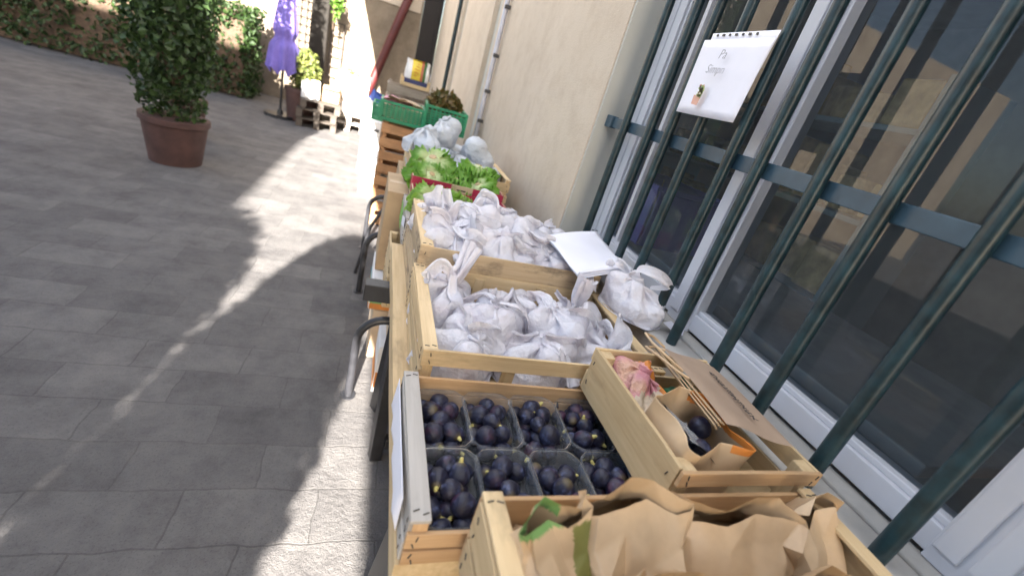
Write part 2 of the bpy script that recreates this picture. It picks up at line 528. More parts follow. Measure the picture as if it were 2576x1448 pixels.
def board(name, parent, c, d, mat, staples=False, jit=0.0, warp=0.0015):
    """a plank with its grain along its longest side; c, d in the parent's frame"""
    d = list(d)
    ax = max(range(3), key=lambda i: d[i])
    if ax == 0: L, W, H, rot = d[0], d[1], d[2], (0, 0, 0)
    elif ax == 1: L, W, H, rot = d[1], d[0], d[2], (0, 0, math.pi / 2)
    else: L, W, H, rot = d[2], d[1], d[0], (0, math.pi / 2, 0)
    n = 6
    v, f = [], []
    amp = warp
    ph = random.uniform(0, 6)
    thin_y = W < H
    for i in range(n + 1):
        x = -L / 2 + L * i / n
        o = amp * math.sin(ph + 2.2 * i / n * 2)
        e = 1 + random.uniform(-0.012, 0.012)
        for (sy, sz) in ((-1, -1), (1, -1), (1, 1), (-1, 1)):
            yy, zz = sy * W / 2 * e, sz * H / 2 * e
            if thin_y: yy += o
            else: zz += o
            v.append((x, yy, zz))
    for i in range(n):
        for k in range(4):
            f.append((i * 4 + k, i * 4 + (k + 1) % 4, (i + 1) * 4 + (k + 1) % 4, (i + 1) * 4 + k))
    f.append((3, 2, 1, 0)); f.append(tuple(n * 4 + k for k in range(4)))
    mb = MB(); mb.add([Vector(p) for p in v], f, 0)
    if staples:
        for sx in (-1, 1):
            for q in (-0.25, 0.22):
                x = sx * (L / 2 - 0.015 + random.uniform(-0.004, 0.004))
                th = random.uniform(-0.5, 0.5)
                oo = amp * math.sin(ph + 4.4 * (x + L / 2) / L)
                if thin_y:
                    for s in (-1, 1):
                        mb.box((x, s * (W / 2 + 0.0006) + oo, q * H), (0.0024, 0.0022, 0.011), 1, (0, th, 0))
                else:
                    for s in (-1, 1):
                        mb.box((x, q * W, s * (H / 2 + 0.0006) + oo), (0.0024, 0.011, 0.0022), 1, (0, 0, th))
    r = Euler(rot)
    if jit:
        r = (Euler((random.uniform(-jit, jit), random.uniform(-jit, jit), random.uniform(-jit, jit))).to_matrix() @ r.to_matrix()).to_euler()
    o = mb.build(name, [mat, 'staple'], parent, bevel=0.0012, loc=c, rot=tuple(r))
    return o

def crate(label, x0, x1, y0, y1, z0, h, front, back, left, right, mat='pale', cap=0.034, post=0.024, group='wooden fruit crates on the stall',
          rz=0.0, name='wooden_crate', uprights=2, capmat=None, frontmat=None, postmat=None, t=0.0075, floor=True, posth=None, backmat=None):
    """slatted fruit crate. front/back/left/right are lists of (bottom, top) of each slat above the base"""
    cx, cy = (x0 + x1) / 2, (y0 + y1) / 2
    W, D = x1 - x0, y1 - y0
    e = thing(name, label, 'crate', (cx, cy, z0), rz, group)
    j = 0.006
    ph = posth or h
    for sx in (-1, 1):
        for sy in (-1, 1):
            board('corner_post', e, (sx * (W / 2 - t - post / 2 - 0.001), sy * (D / 2 - t - post / 2 - 0.001), ph / 2 - 0.001), (post, post, ph - 0.004), postmat or mat, warp=0)
    for lst, sy, mm in ((front, -1, frontmat or mat), (back, 1, backmat or mat)):
        for a, b in lst:
            board('slat', e, (0, sy * (D / 2 - t / 2), (a + b) / 2), (W - 0.002, t, b - a), mm, True, j * 0.5)
        if uprights and len(lst) > 1:
            for k in range(uprights):
                px = -W / 2 + W * (k + 1) / (uprights + 1)
                board('upright', e, (px, sy * (D / 2 - t - 0.0045), h / 2 - 0.004), (0.034, 0.006, max(b for a, b in lst) - 0.012), mm, False, 0, 0)
    for lst, sx in ((left, -1), (right, 1)):
        for a, b in lst:
            board('slat', e, (sx * (W / 2 - t / 2), 0, (a + b) / 2), (t, D - 2 * t - 0.004, b - a), mat, True, j * 0.5)
        if cap:
            board('cap_board', e, (sx * (W / 2 - cap / 2 - 0.001), 0, h + 0.004), (cap, D - 0.002, 0.0075), capmat or mat, True, j * 0.4)
    if floor:
        n = 5
        fl = MB()
        for k in range(n):
            fl.box((0, -D / 2 + 0.012 + (D - 0.024) * (k + 0.5) / n, 0.005), (W - 2 * t - 0.004, (D - 0.024) / n - 0.012, 0.005))
        fl.build('bottom_slats', [mat], e)
    return e

# ---- crumpling -----------------------------------------------------
def tri(x):
    return np.abs(((x / math.pi) % 2) - 1) * 2 - 1

def crumple(P, seed, freqs, amps, aniso=None):
    """sharp folds: sums of triangular waves in random directions, warped"""
    g = np.random.default_rng(seed)
    out = np.zeros(len(P))
    W = P + 0.02 * np.stack([np.sin(P @ g.normal(size=3) * 25 + g.uniform(0, 6)) for _ in range(3)], 1)
    for f, a in zip(freqs, amps):
        acc = np.zeros(len(P))
        for _ in range(5):
            d = g.normal(size=3); d /= np.linalg.norm(d)
            if aniso is not None: d = d * aniso
            acc += tri(W @ d * f + g.uniform(0, 6)) * (0.5 + 0.5 * np.sin(W @ g.normal(size=3) * f * 0.35 + g.uniform(0, 6)))
        out += a * acc / 2.2
    return out

def grid_faces(nu, nv, wrap=True):
    f = []
    for j in range(nv - 1):
        for i in range(nu if wrap else nu - 1):
            a = j * nu + i; b = j * nu + (i + 1) % nu
            f.append((a, b, b + nu, a + nu))
    return f

def bag_mesh(rx, ry, h, seed, neck=0.70, tuft=1.0, lumps=7, lump=0.14, pleat=0.10, lean=(0, 0), flare=0.42, nu=84, nv=60, squash=2.6, crump=1.0):
    """a tied carrier bag: full body, a gathered neck and a ragged open tuft"""
    g = np.random.default_rng(seed)
    th = np.linspace(0, 2 * math.pi, nu, endpoint=False)
    t = np.linspace(0, 1, nv)
    T, TH = np.meshgrid(t, th, indexing='ij')
    body = np.clip(1 - np.abs((T - neck * 0.47) / (neck * 0.53)) ** squash, 0, 1) ** 0.5
    nk = 0.13
    up = np.clip((T - neck) / (1 - neck), 0, 1)
    r = np.where(T < neck * 0.47, body, np.maximum(body, nk))
    r = np.where(T >= neck, nk + (flare - nk) * up ** 0.8, r)
    fan = g.uniform(0, math.pi)
    pl = np.exp(-((T - neck) / 0.26) ** 2)
    npl = g.integers(7, 10)
    wob = 0.8 * np.sin(TH * 2 + g.uniform(0, 6)) + 3 * (T - neck) * g.uniform(-1, 1)
    r = r * (1 + pleat * 2.2 * pl * tri(TH * npl / 1.0 + wob) + pleat * 1.0 * pl * tri(TH * (npl * 2 + 1) - wob * 2))
    # ruffled flat fan above the knot
    r = np.where(T > neck, r * (1 + 0.75 * up * np.cos(2 * (TH - fan)) + 0.3 * up * tri(TH * 5 + 2 * wob)), r)
    X = r * rx * np.cos(TH); Y = r * ry * np.sin(TH)
    Z = T * h
    Z = np.where(T > neck, neck * h + (T - neck) * h * tuft * (1 + 0.55 * tri(TH * 3 + g.uniform(0, 6)) * up + 0.25 * np.sin(TH * 2 + g.uniform(0, 6)) * up), Z)
    # fruit inside pushing the film out
    N = np.stack([np.cos(TH), np.sin(TH), np.zeros_like(TH)], -1)
    B = np.zeros_like(T)
    for k in range(lumps):
        a = g.uniform(0, 2 * math.pi); zt = g.uniform(0.08, neck * 0.62)
        da = np.angle(np.exp(1j * (TH - a)))
        d2 = (da * 0.9) ** 2 + ((T - zt) * h / max(rx, ry)) ** 2
        B += np.exp(-d2 / 0.10)
    r_add = lump * np.clip(B, 0, 1.2) * min(rx, ry) * (T < neck)
    P = np.stack([X, Y, Z], -1) + N * r_add[..., None]
    V = P.reshape(-1, 3)
    c = crumple(V, seed + 1, (24, 55, 110), (0.0055 * crump, 0.0032 * crump, 0.0014 * crump), np.array([1, 1, 0.55]))
    nn = V - np.array([0, 0, neck * h * 0.45]); nn /= np.maximum(np.linalg.norm(nn, axis=1, keepdims=True), 1e-5)
    V = V + nn * c[:, None]
    k = np.clip(V[:, 2] / h, 0, 1.5)
    V[:, 0] += lean[0] * k ** 1.6; V[:, 1] += lean[1] * k ** 1.6
    V[:, 2] = np.maximum(V[:, 2], 0)
    F_ = grid_faces(nu, nv)
    F_.append(tuple(range(nu))[::-1])
    return V, F_

def strap_mesh(pts, w, seed, n=26, m=6, twist=1.2):
    """a loose carrier-bag handle: a crumpled ribbon along a smooth path"""
    g = np.random.default_rng(seed)
    P = np.array(pts, float)
    s = np.linspace(0, len(P) - 1, n)
    i = np.clip(s.astype(int), 0, len(P) - 2); u = s - i
    def pt(k): return P[np.clip(k, 0, len(P) - 1)]
    a, b, c, d = pt(i - 1), pt(i), pt(i + 1), pt(i + 2)
    u = u[:, None]
    C = 0.5 * (2 * b + (c - a) * u + (2 * a - 5 * b + 4 * c - d) * u ** 2 + (3 * b - a - 3 * c + d) * u ** 3)
    Tn = np.gradient(C, axis=0); Tn /= np.linalg.norm(Tn, axis=1, keepdims=True)
    base = g.normal(size=3)
    V = []
    for k in range(n):
        s1 = np.cross(Tn[k], base); s1 /= np.linalg.norm(s1); s2 = np.cross(Tn[k], s1)
        ang = twist * k / n
        sd = math.cos(ang) * s1 + math.sin(ang) * s2; nd = np.cross(sd, Tn[k])
        wk = w * (0.6 + 0.5 * math.sin(math.pi * k / (n - 1)))
        for q in range(m):
            x = q / (m - 1) - 0.5
            V.append(C[k] + sd * wk * x + nd * (0.35 * w * abs(x) * 1.2 + 0.12 * w * (-1) ** q))
    V = np.array(V)
    return V, grid_faces(m, n, False)

def simulate_bags(K, seed, circ=0.66, body=0.20, tuft=0.115, nu=60, nv=64, fruit=(10, 0.036), fruit_r=None, cell=(0.105, 0.105), steps=150, iters=6,
                  ears=True, neck_r=0.008, drop=0.03):
    """K tied carrier bags at once: position based cloth, cinched at the neck, falling on the fruit inside it"""
    g = np.random.default_rng(seed)
    R = circ / (2 * math.pi)
    total = R + body + tuft
    s = np.linspace(0.012, total, nv)
    th = np.linspace(0, 2 * math.pi, nu, endpoint=False)
    rad = np.where(s < R, s, R); zz = np.where(s < R, 0.0, s - R)
    X0 = np.stack([rad[:, None] * np.cos(th), rad[:, None] * np.sin(th), np.repeat(zz[:, None], nu, 1)], -1)   # nv,nu,3
    jn = int(np.argmin(np.abs(s - (R + body))))
    X = np.repeat(X0[None], K, 0) * np.array([0.98, 0.98, 1.0])
    X0 = X0.astype(np.float32); X = X.astype(np.float32); X = X + g.normal(size=X.shape) * 0.0015
    for k in range(K):      # low-frequency dents
        for _ in range(4):
            a = g.uniform(0, 6.28); f = g.integers(1, 5); m = g.uniform(0.004, 0.012)
            d = m * np.sin(f * th[None, :] + a + zz[:, None] * g.uniform(-30, 30)) * np.clip(zz[:, None] / 0.1, 0, 1)
            X[k, :, :, 0] += d * np.cos(th); X[k, :, :, 1] += d * np.sin(th)
    # fruit
    nf, fr = fruit
    C = np.zeros((K, nf, 3)); FR = np.full((K, nf), fr)
    for k in range(K):
        for q in range(nf):
            best = None
            for _ in range(60):
                a = g.uniform(0, 6.28); r_ = min(R * 1.0, min(cell)) - fr*0.85; r_ = max(r_, 0.0) * math.sqrt(g.uniform())
                p = np.array([r_ * math.cos(a), r_ * math.sin(a), fr])
                for it in range(30):
                    dd = np.linalg.norm(C[k, :q] - p, axis=1) if q else np.array([9.])
                    if dd.min() >= 1.6 * fr: break
                    p[2] += 0.006
                if best is None or p[2] < best[2]: best = p
            C[k, q] = best; FR[k, q] = fr * g.uniform(0.88, 1.08)
    top = (C[..., 2] + FR).max(1)
    X = X.astype(np.float32); C = C.astype(np.float32); FR = FR.astype(np.float32); V = np.zeros_like(X)
    def L(a, b): return np.linalg.norm(a - b, axis=-1)
    rest_v = L(X0[1:], X0[:-1]); rest_h = L(X0, np.roll(X0, -1, 1))
    rest_d1 = L(X0[1:], np.roll(X0, -1, 1)[:-1]); rest_d2 = L(np.roll(X0, -1, 1)[1:], X0[:-1])
    rest_v2 = L(X0[2:], X0[:-2]); rest_h2 = L(X0, np.roll(X0, -2, 1))
    rest_h[0] *= 0.5
    def proj(A, B, rest, st, compress=1.0):
        d = B - A; l = np.sqrt((d * d).sum(-1)) + 1e-9
        c = (l - rest) / l * 0.5 * st
        if compress < 1: c = np.where(l < rest, c * compress, c)
        return d * c[..., None]
    par = np.arange(nu) % 2 == 0
    dt = 1 / 60
    wind = np.zeros((K, 1, 1, 3), np.float32)
    wind[:, 0, 0, 0] = g.normal(size=K) * 0.9; wind[:, 0, 0, 1] = g.normal(size=K) * 0.9; wind[:, 0, 0, 2] = g.uniform(-2.6, 0.35, K)
    for step in range(steps):
        V *= 0.94
        V[..., 2] -= 9.8 * dt * (0.10 if step < steps * 0.5 else 0.22)
        V[:, jn + 1:, :, 2] += 9.8 * dt * (0.10 if step < steps * 0.5 else 0.22); V[:, jn + 1:] += wind * dt * (1.0 if step > steps * 0.4 else 0.2)
        P = X + V * dt
        q = min(1.0, step / (steps * 0.45))
        nr = R * (1 - q) + neck_r * q
        for it in range(iters):
            # vertical links, two colours
            for o in (0, 1):
                c = proj(P[:, o:-1:2], P[:, o + 1::2][:, :P[:, o:-1:2].shape[1]], rest_v[o::2], 1.0)
                P[:, o:-1:2] += c; P[:, o + 1::2][:, :c.shape[1]] -= c
            # horizontal links, two colours (nu even)
            A = P[:, :, 0::2]; B = P[:, :, 1::2]
            c = proj(A, B, rest_h[:, 0::2], 1.0, 0.7); P[:, :, 0::2] += c; P[:, :, 1::2] -= c
            B = P[:, :, 1::2]; A2 = np.roll(P[:, :, 0::2], -1, 2)
            c = proj(B, A2, rest_h[:, 1::2], 1.0, 0.7); P[:, :, 1::2] += c; P[:, :, 0::2] -= np.roll(c, 1, 2)
            # shear (Jacobi, soft)
            Pr = np.roll(P, -1, 2)
            c1 = proj(P[:, 1:], Pr[:, :-1], rest_d1, 0.3, 0.6); c2 = proj(Pr[:, 1:], P[:, :-1], rest_d2, 0.3, 0.6)
            P[:, 1:] += c1; P[:, :-1] -= c2
            t = np.zeros_like(P); t[:, :-1] -= c1; t[:, 1:] += c2
            P += np.roll(t, 1, 2)
            if it % 3 == 0:   # bending
                c = proj(P[:, :-2], P[:, 2:], rest_v2, 0.22); P[:, :-2] += c; P[:, 2:] -= c
                c = proj(P, np.roll(P, -2, 2), rest_h2, 0.14); P += c; P -= np.roll(c, 2, 2)
            # neck
            n = P[:, jn]; cen = n.mean(1, keepdims=True)
            zt = top[:, None] + drop
            cen2 = cen.copy(); cen2[..., :2] *= 0.97
            hold = 1 - min(1.0, max(0.0, (step / steps - 0.25) / 0.4))
            if step < steps * 0.85: cen2[..., 2] = zt * (1 - hold) + np.maximum(zt, body) * hold
            d = n - cen; l = np.sqrt((d[..., :2] ** 2).sum(-1, keepdims=True)) + 1e-9
            f = np.minimum(1, nr / l)
            d = d * np.concatenate([f, f, np.full_like(f, 1 - 0.5 * q)], -1)
            P[:, jn] = cen2 + d
            up = P[:, jn + 1:]; su = (s[jn + 1:] - s[jn])[None, :, None].astype(np.float32)
            d = up[..., :2] - cen2[:, None, :, :2]; l = np.sqrt((d * d).sum(-1)) + 1e-6
            need = neck_r * 0.9 + 0.13 * su * q
            up[..., :2] += d * (np.maximum(0, need - l) / l * 0.5)[..., None]
            zmin = cen2[:, None, :, 2] - 0.055 + 0.03 * (su < 0.02)
            up[..., 2] = np.maximum(up[..., 2], zmin)
            # contents
            for k in range(nf):
                d = P - C[:, k][:, None, None]; l = np.sqrt((d * d).sum(-1)) + 1e-9
                pen = np.maximum(0, FR[:, k][:, None, None] + 0.0015 - l) / l
                P += d * pen[..., None]
            P[..., 2] = np.maximum(P[..., 2], 0.0005)
            for a in (0, 1): 
                low = zz[None, :, None] < body * 0.9
                P[..., a] = np.where(low, np.clip(P[..., a], -cell[a], cell[a]), np.clip(P[..., a], -cell[a] * 1.3, cell[a] * 1.3))
        V = (P - X) / dt
        sp = np.sqrt((V * V).sum(-1, keepdims=True)); V *= np.minimum(1, 1.2 / np.maximum(sp, 1e-9))
        gr = P[..., 2] < 0.002
        V[gr] *= 0.3
        X = P
    faces = []
    e0 = g.uniform(0, 6.28)
    for j in range(nv - 1):
        for i in range(nu):
            if ears and s[j] > R + body + tuft * 0.38:
                w = 0.5 * (1 + math.cos(2 * (th[i] - e0)))
                if w < 0.42 + 0.25 * (s[j] - R - body - tuft * 0.38) / tuft: continue
            a = j * nu + i; b = j * nu + (i + 1) % nu
            faces.append((a, b, b + nu, a + nu))
    faces.append(tuple(range(nu))[::-1])
    return [X[k].reshape(-1, 3) for k in range(K)], faces

def bag_variants(name, K, seed, mat, crump=0.0042, **kw):
    """simulated bags as meshes: sharp little crumples added over the draped folds"""
    vs, fs = simulate_bags(K, seed, **kw)
    out = []
    for k, V in enumerate(vs):
        N = V - np.array([0, 0, 0.04]); N /= np.maximum(np.linalg.norm(N, axis=1, keepdims=True), 1e-6)
        V = V + N * crumple(V, seed + 50 + k, (45, 95, 170), (crump * 1.5, crump, crump * 0.6))[:, None]
        V[:, 2] = np.maximum(V[:, 2], 0.0)
        used = sorted({i for f in fs for i in f}); rm = {a: b for b, a in enumerate(used)}
        me = bpy.data.meshes.new(name)
        me.from_pydata(V[used].tolist(), [], [tuple(rm[i] for i in f) for f in fs])
        me.materials.append(MAT[mat])
        me.polygons.foreach_set("use_smooth", [True] * len(me.polygons))
        out.append(me)
    return out

def sim_bag(label, loc, me, rz, scale=(1, 1, 1), group=None, name='plastic_bag', cat='plastic bag', tilt=(0, 0), mat=None, straps=0):
    e = thing(name, label, cat, loc, 0, group)
    o = bpy.data.objects.new('bag_body', me); link(o, e)
    o.rotation_euler = (tilt[0], tilt[1], rz); o.scale = scale
    o.modifiers.new("fine", 'SUBSURF').render_levels = 1
    if mat: o.material_slots[0].link = 'OBJECT'; o.material_slots[0].material = MAT[mat]
    gg = np.random.default_rng(len(label) * 31 + int(loc[0] * 1000) + int(loc[1] * 100))
    zs = np.array([v.co[:] for v in me.vertices]) * np.array(scale)
    for q in range(straps):
        a = gg.uniform(0, 6.28); L = gg.uniform(0.09, 0.15); path = []
        for t in (0.0, 0.25, 0.5, 0.75, 1.0):
            x, y = (0.012 + L * t) * math.cos(a + 0.8 * t), (0.012 + L * t) * math.sin(a + 0.8 * t)
            x = min(max(x, 0.195 - loc[0]), 0.785 - loc[0])
            y0_, y1_ = (0.86, 1.25) if loc[1] < 1.3 else (1.33, 1.75)
            y = min(max(y, y0_ - loc[1]), y1_ - loc[1])
            c, s_ = math.cos(-rz), math.sin(-rz)
            lx, ly = x * c - y * s_, x * s_ + y * c                     # into the body's own frame
            near = zs[(zs[:, 0] - lx) ** 2 + (zs[:, 1] - ly) ** 2 < 0.02 ** 2]
            top_ = near[:, 2].max() if len(near) else 0.03
            path.append((x, y, top_ * (0.96 if t > 0.1 else 0.9) + 0.008 + 0.012 * gg.uniform() * t))
        v_, f_ = strap_mesh(path, gg.uniform(0.026, 0.042), int(gg.integers(1, 9999)), n=30, twist=gg.uniform(0.2, 1.6))
        meshobj('handle', v_, f_, mat or me.materials[0], e, True)
    return e

def paper_bag_mesh(w, d, h, seed, nu=88, nv=44, pinch=0.5, rim=0.02, crump=1.0, lean=(0, 0), flop=0.0):
    """crumpled kraft bag: a soft box below, the mouth pressed towards a wavy line, ragged rim"""
    g = np.random.default_rng(seed)
    th = np.linspace(0, 2 * math.pi, nu, endpoint=False)
    t = np.linspace(0, 1, nv)
    T, TH = np.meshgrid(t, th, indexing='ij')
    c, s = np.cos(TH), np.sin(TH)
    p = 5.5
    rr = 1 / (np.abs(c) ** p + np.abs(s) ** p) ** (1 / p)
    top = np.clip((T - 0.35) / 0.65, 0, 1) ** 1.3
    gus = np.clip((np.abs(c) - 0.72) / 0.28, 0, 1)
    X = w / 2 * rr * c * (1 + 0.06 * top - 0.34 * gus * top)
    Y = d / 2 * rr * s * (1 - pinch * top * (0.85 + 0.15 * np.sin(TH * 2 + g.uniform(0, 6))))
    Y += d * 0.13 * top * tri(X / w * g.uniform(4, 7) + g.uniform(0, 6))
    Z = T * h + rim * top * (0.45 * tri(TH * 4 + g.uniform(0, 6)) + 0.25 * tri(TH * 9 + g.uniform(0, 6)) + 1.3 * np.sin(TH))
    Y += flop * top ** 2
    V = np.stack([X, Y, Z], -1).reshape(-1, 3)
    N = np.stack([0.5 * c, np.where(np.abs(s) > 0.3, np.sign(s), s), 0.15 * np.ones_like(c)], -1).reshape(-1, 3)
    cr = crumple(V, seed + 3, (16, 34, 75), (0.020 * crump, 0.009 * crump, 0.0028 * crump))
    V = V + N * cr[:, None] * (0.5 + 0.5 * np.clip(T.reshape(-1, 1) * 1.6, 0, 1))
    V[:, 0] += lean[0] * T.ravel(); V[:, 1] += lean[1] * T.ravel()
    F_ = grid_faces(nu, nv); F_.append(tuple(range(nu))[::-1])
    return V, F_

def facet_bag(w, d, h, seed, lean=(0, 0), jit=0.0100, nu=14, nv=6, sub=3, closed=0.90):
    """kraft bag crumpled into flat facets: a coarse jittered bag split into triangles, then creased finely"""
    g = np.random.default_rng(seed)
    V, T = [], []
    for j in range(nv):
        t = j / (nv - 1)
        top = max(0, (t - 0.35) / 0.65) ** 1.2
        for i in range(nu):
            a = 2 * math.pi * i / nu
            c, s_ = math.cos(a), math.sin(a)
            r_ = 1 / (abs(c) ** 5 + abs(s_) ** 5) ** 0.2
            x = w / 2 * r_ * c * (1 + 0.05 * top)
            y = d / 2 * r_ * s_ * (1 - closed * top) + 0.012 * top * math.sin(c * 4 + seed)
            z = h * t + top * (0.012 * s_ + 0.010 * math.sin(3 * c + seed))
            q = jit * (0.6 + 0.9 * t - 1.0 * t ** 4)
            V.append((x + g.normal() * q * 0.7 + lean[0] * t, y + g.normal() * q + lean[1] * t ** 1.5, max(0, z + g.normal() * q * 0.6 * (t > 0))))
    for j in range(nv - 1):
        for i in range(nu):
            a, b = j * nu + i, j * nu + (i + 1) % nu
            if g.uniform() < 0.5: T += [(a, b, b + nu), (a, b + nu, a + nu)]
            else: T += [(a, b, a + nu), (b, b + nu, a + nu)]
    V = [np.array(v) for v in V]
    for _ in range(sub):
        mid, T2 = {}, []
        def mp(a, b):
            k = (min(a, b), max(a, b))
            if k not in mid: mid[k] = len(V); V.append((V[a] + V[b]) / 2)
            return mid[k]
        for a, b, c in T:
            ab, bc, ca = mp(a, b), mp(b, c), mp(c, a)
            T2 += [(a, ab, ca), (ab, b, bc), (ca, bc, c), (ab, bc, ca)]
        T = T2
    V = np.array(V)
    N = V - np.array([lean[0] * 0.5, lean[1] * 0.4, h * 0.4]); N /= np.maximum(np.linalg.norm(N, axis=1, keepdims=True), 1e-6)
    V = V + N * crumple(V, seed + 3, (28, 60, 120), (0.0060, 0.0036, 0.0015))[:, None]
    V[:, 2] = np.maximum(V[:, 2], 0)
    return V, T

def leaf_cloud(points, normals, size, seed, spread=0.9):
    """many small bent leaves; returns verts, faces, uv"""
    g = np.random.default_rng(seed)
    V, Fc, UV = [], [], []
    for p, nrm in zip(points, normals):
        a = nrm + spread * g.normal(size=3); a /= np.linalg.norm(a)
        b = np.cross(a, g.normal(size=3)); b /= np.linalg.norm(b)
        c = np.cross(a, b)
        L = size * g.uniform(0.7, 1.4); w = L * g.uniform(0.28, 0.42)
        k = len(V)
        V += [p, p + b * L * 0.5 + c * w + a * L * 0.08, p + b * L + a * -L * 0.12, p + b * L * 0.5 - c * w + a * L * 0.08, p + b * L * 0.5 - a * L * 0.05]
        q = g.uniform(0, 1)
        UV += [(0, q * 0.5), (0, q), (0, min(1, q + 0.35)), (0, q), (0, q * 0.8)]
        Fc += [(k, k + 1, k + 4), (k + 1, k + 2, k + 4), (k + 2, k + 3, k + 4), (k + 3, k, k + 4)]
    return np.array(V), Fc, UV

def ellipsoid_points(c, r, n, seed, shell=0.45, lumps=6, lump=0.25):
    g = np.random.default_rng(seed)
    d = g.normal(size=(n, 3)); d /= np.linalg.norm(d, axis=1, keepdims=True)
    ld = g.normal(size=(lumps, 3)); ld /= np.linalg.norm(ld, axis=1, keepdims=True)
    k = 1 + lump * (np.max(d @ ld.T, axis=1) - 0.75)
    rad = (1 - shell * g.uniform(0, 1, n) ** 1.5) * k
    return np.array(c) + d * rad[:, None] * np.array(r), d

def copy_tree(o, parent=None):
    c = o.copy(); COL.objects.link(c); c.parent = parent
    for ch in list(o.children): copy_tree(ch, c)
    return c

# ================================================================== SETTING
WX = 0.90                       # outer face of the shop wall
g = MB()
g.add([(-60, -40, 0), (60, -40, 0), (60, 80, 0), (-60, 80, 0)], [(0, 1, 2, 3)])
tag(g.build('ground', ['ground']), kind='structure')

# ---- shop building on the right
shop = thing('shop_building', 'cream roughcast shop building with barred window running along the right side', 'building', (WX, 4, 0))
def P(x, y, z): return (x - WX, y - 4, z)
WY0, WY1, WZ0, WZ1 = -0.42, 1.975, 0.93, 2.55
w = MB()
def wb(x0, x1, y0, y1, z0, z1, mi=0):
    a = P(x0, y0, z0); b = P(x1, y1, z1)
    w.bb(a[0], b[0], a[1], b[1], a[2], b[2], mi)
wb(WX, 1.30, -9, WY0, 0, 5.2)
wb(WX, 1.30, WY0, WY1, 0, WZ0 - 0.002)
wb(WX, 1.30, WY0, WY1, WZ1, 5.2)
wb(WX, 1.30, WY1, 4.72, 0, 5.2)
wb(WX + 0.05, 1.30, 4.72, 5.12, 0, 5.2, 1)
wb(WX, 1.30, 5.12, 7.15, 0, 5.2)
wb(WX + 0.05, 1.30, 7.15, 7.62, 0, 5.2, 1)
wb(WX, 1.30, 7.62, 10.9, 0, 5.2)
w.build('wall', ['wall', 'reveal'], shop)
# grey-green lining of the window opening, 3 mm proud of the wall ends
rv = MB()
a = P(WX + 0.004, WY1 - 0.02, WZ0); b = P(1.10, WY1 - 0.003, WZ1); rv.bb(a[0], b[0], a[1], b[1], a[2], b[2])
rv.build('window_reveal', ['reveal'], shop)
rv = MB()
a = P(WX + 0.004, WY0 + 0.003, WZ0); b = P(1.10, WY0 + 0.02, WZ1); rv.bb(a[0], b[0], a[1], b[1], a[2], b[2])
rv.build('window_reveal', ['reveal'], shop)
sl = MB()
a = P(WX - 0.012, WY0 + 0.021, WZ0); b = P(1.075, WY1 - 0.021, WZ0 + 0.016); sl.bb(a[0], b[0], a[1], b[1], a[2], b[2])
a = P(1.0, WY0 + 0.022, WZ0 + 0.0161); b = P(1.04, WY1 - 0.022, WZ0 + 0.026); sl.bb(a[0], b[0], a[1], b[1], a[2], b[2])
sl.build('window_sill', ['sill'], shop, bevel=0.003)
# window frame
FX0, FX1 = 1.06, 1.125
fr = MB()
def fb(x0, x1, y0, y1, z0, z1, mi=0):
    a = P(x0, y0, z0); b = P(x1, y1, z1); fr.bb(a[0], b[0], a[1], b[1], a[2], b[2], mi)
def jamb(y0, y1):
    fb(FX0, FX1, y0, y1, WZ0 + 0.017, WZ1)
    fb(FX0 - 0.012, FX0, y0 + 0.012, y1 - (y1 - y0) * 0.55, WZ0 + 0.06, WZ1 - 0.02)
    fb(FX0 - 0.006, FX0, y1 - (y1 - y0) * 0.42, y1 - 0.006, WZ0 + 0.05, WZ1 - 0.02)
jamb(1.815, WY1 - 0.021)
jamb(1.075, 1.20)
jamb(WY0 + 0.021, WY0 + 0.13)
jamb(0.20, 0.31)
fb(FX0 + 0.002, FX1, WY0 + 0.131, WY1 - 0.17, WZ0 + 0.027, WZ0 + 0.085)
fb(FX0 + 0.012, FX1, WY0 + 0.131, WY1 - 0.17, WZ0 + 0.085, WZ0 + 0.10)
frame = fr.build('window', ['pvc'], shop, bevel=0.004)
gp = MB()
a = P(FX0 + 0.035, WY0 + 0.05, WZ0 + 0.03); b = P(FX0 + 0.035, WY1 - 0.05, WZ1)
gp.add([(a[0], a[1], a[2]), (a[0], b[1], a[2]), (a[0], b[1], b[2]), (a[0], a[1], b[2])], [(3, 2, 1, 0)])
gp.build('glass_pane', ['glass'], frame)
lt = MB()
a = P(FX0 + 0.01, 1.700, WZ0 + 0.10); b = P(FX0 + 0.034, 1.722, WZ1); lt.bb(a[0], b[0], a[1], b[1], a[2], b[2])
lt.build('glazing_bead', ['pvc'], frame)
# room behind the glass
rm = MB()
def rb(x0, x1, y0, y1, z0, z1, mi=0):
    a = P(x0, y0, z0); b = P(x1, y1, z1); rm.bb(a[0], b[0], a[1], b[1], a[2], b[2], mi)
rb(4.2, 4.3, -9, 10.9, 0, 5.2); rb(1.301, 4.2, -9, 10.9, 2.9, 3.0); rb(1.301, 4.2, 3.6, 3.7, 0, 2.9)
rb(1.301, 4.2, -3.1, -3.0, 0, 2.9); rb(1.301, 4.2, -2.99, 3.59, 0.0, 0.05)
rm.build('interior_wall', ['interior'], shop)
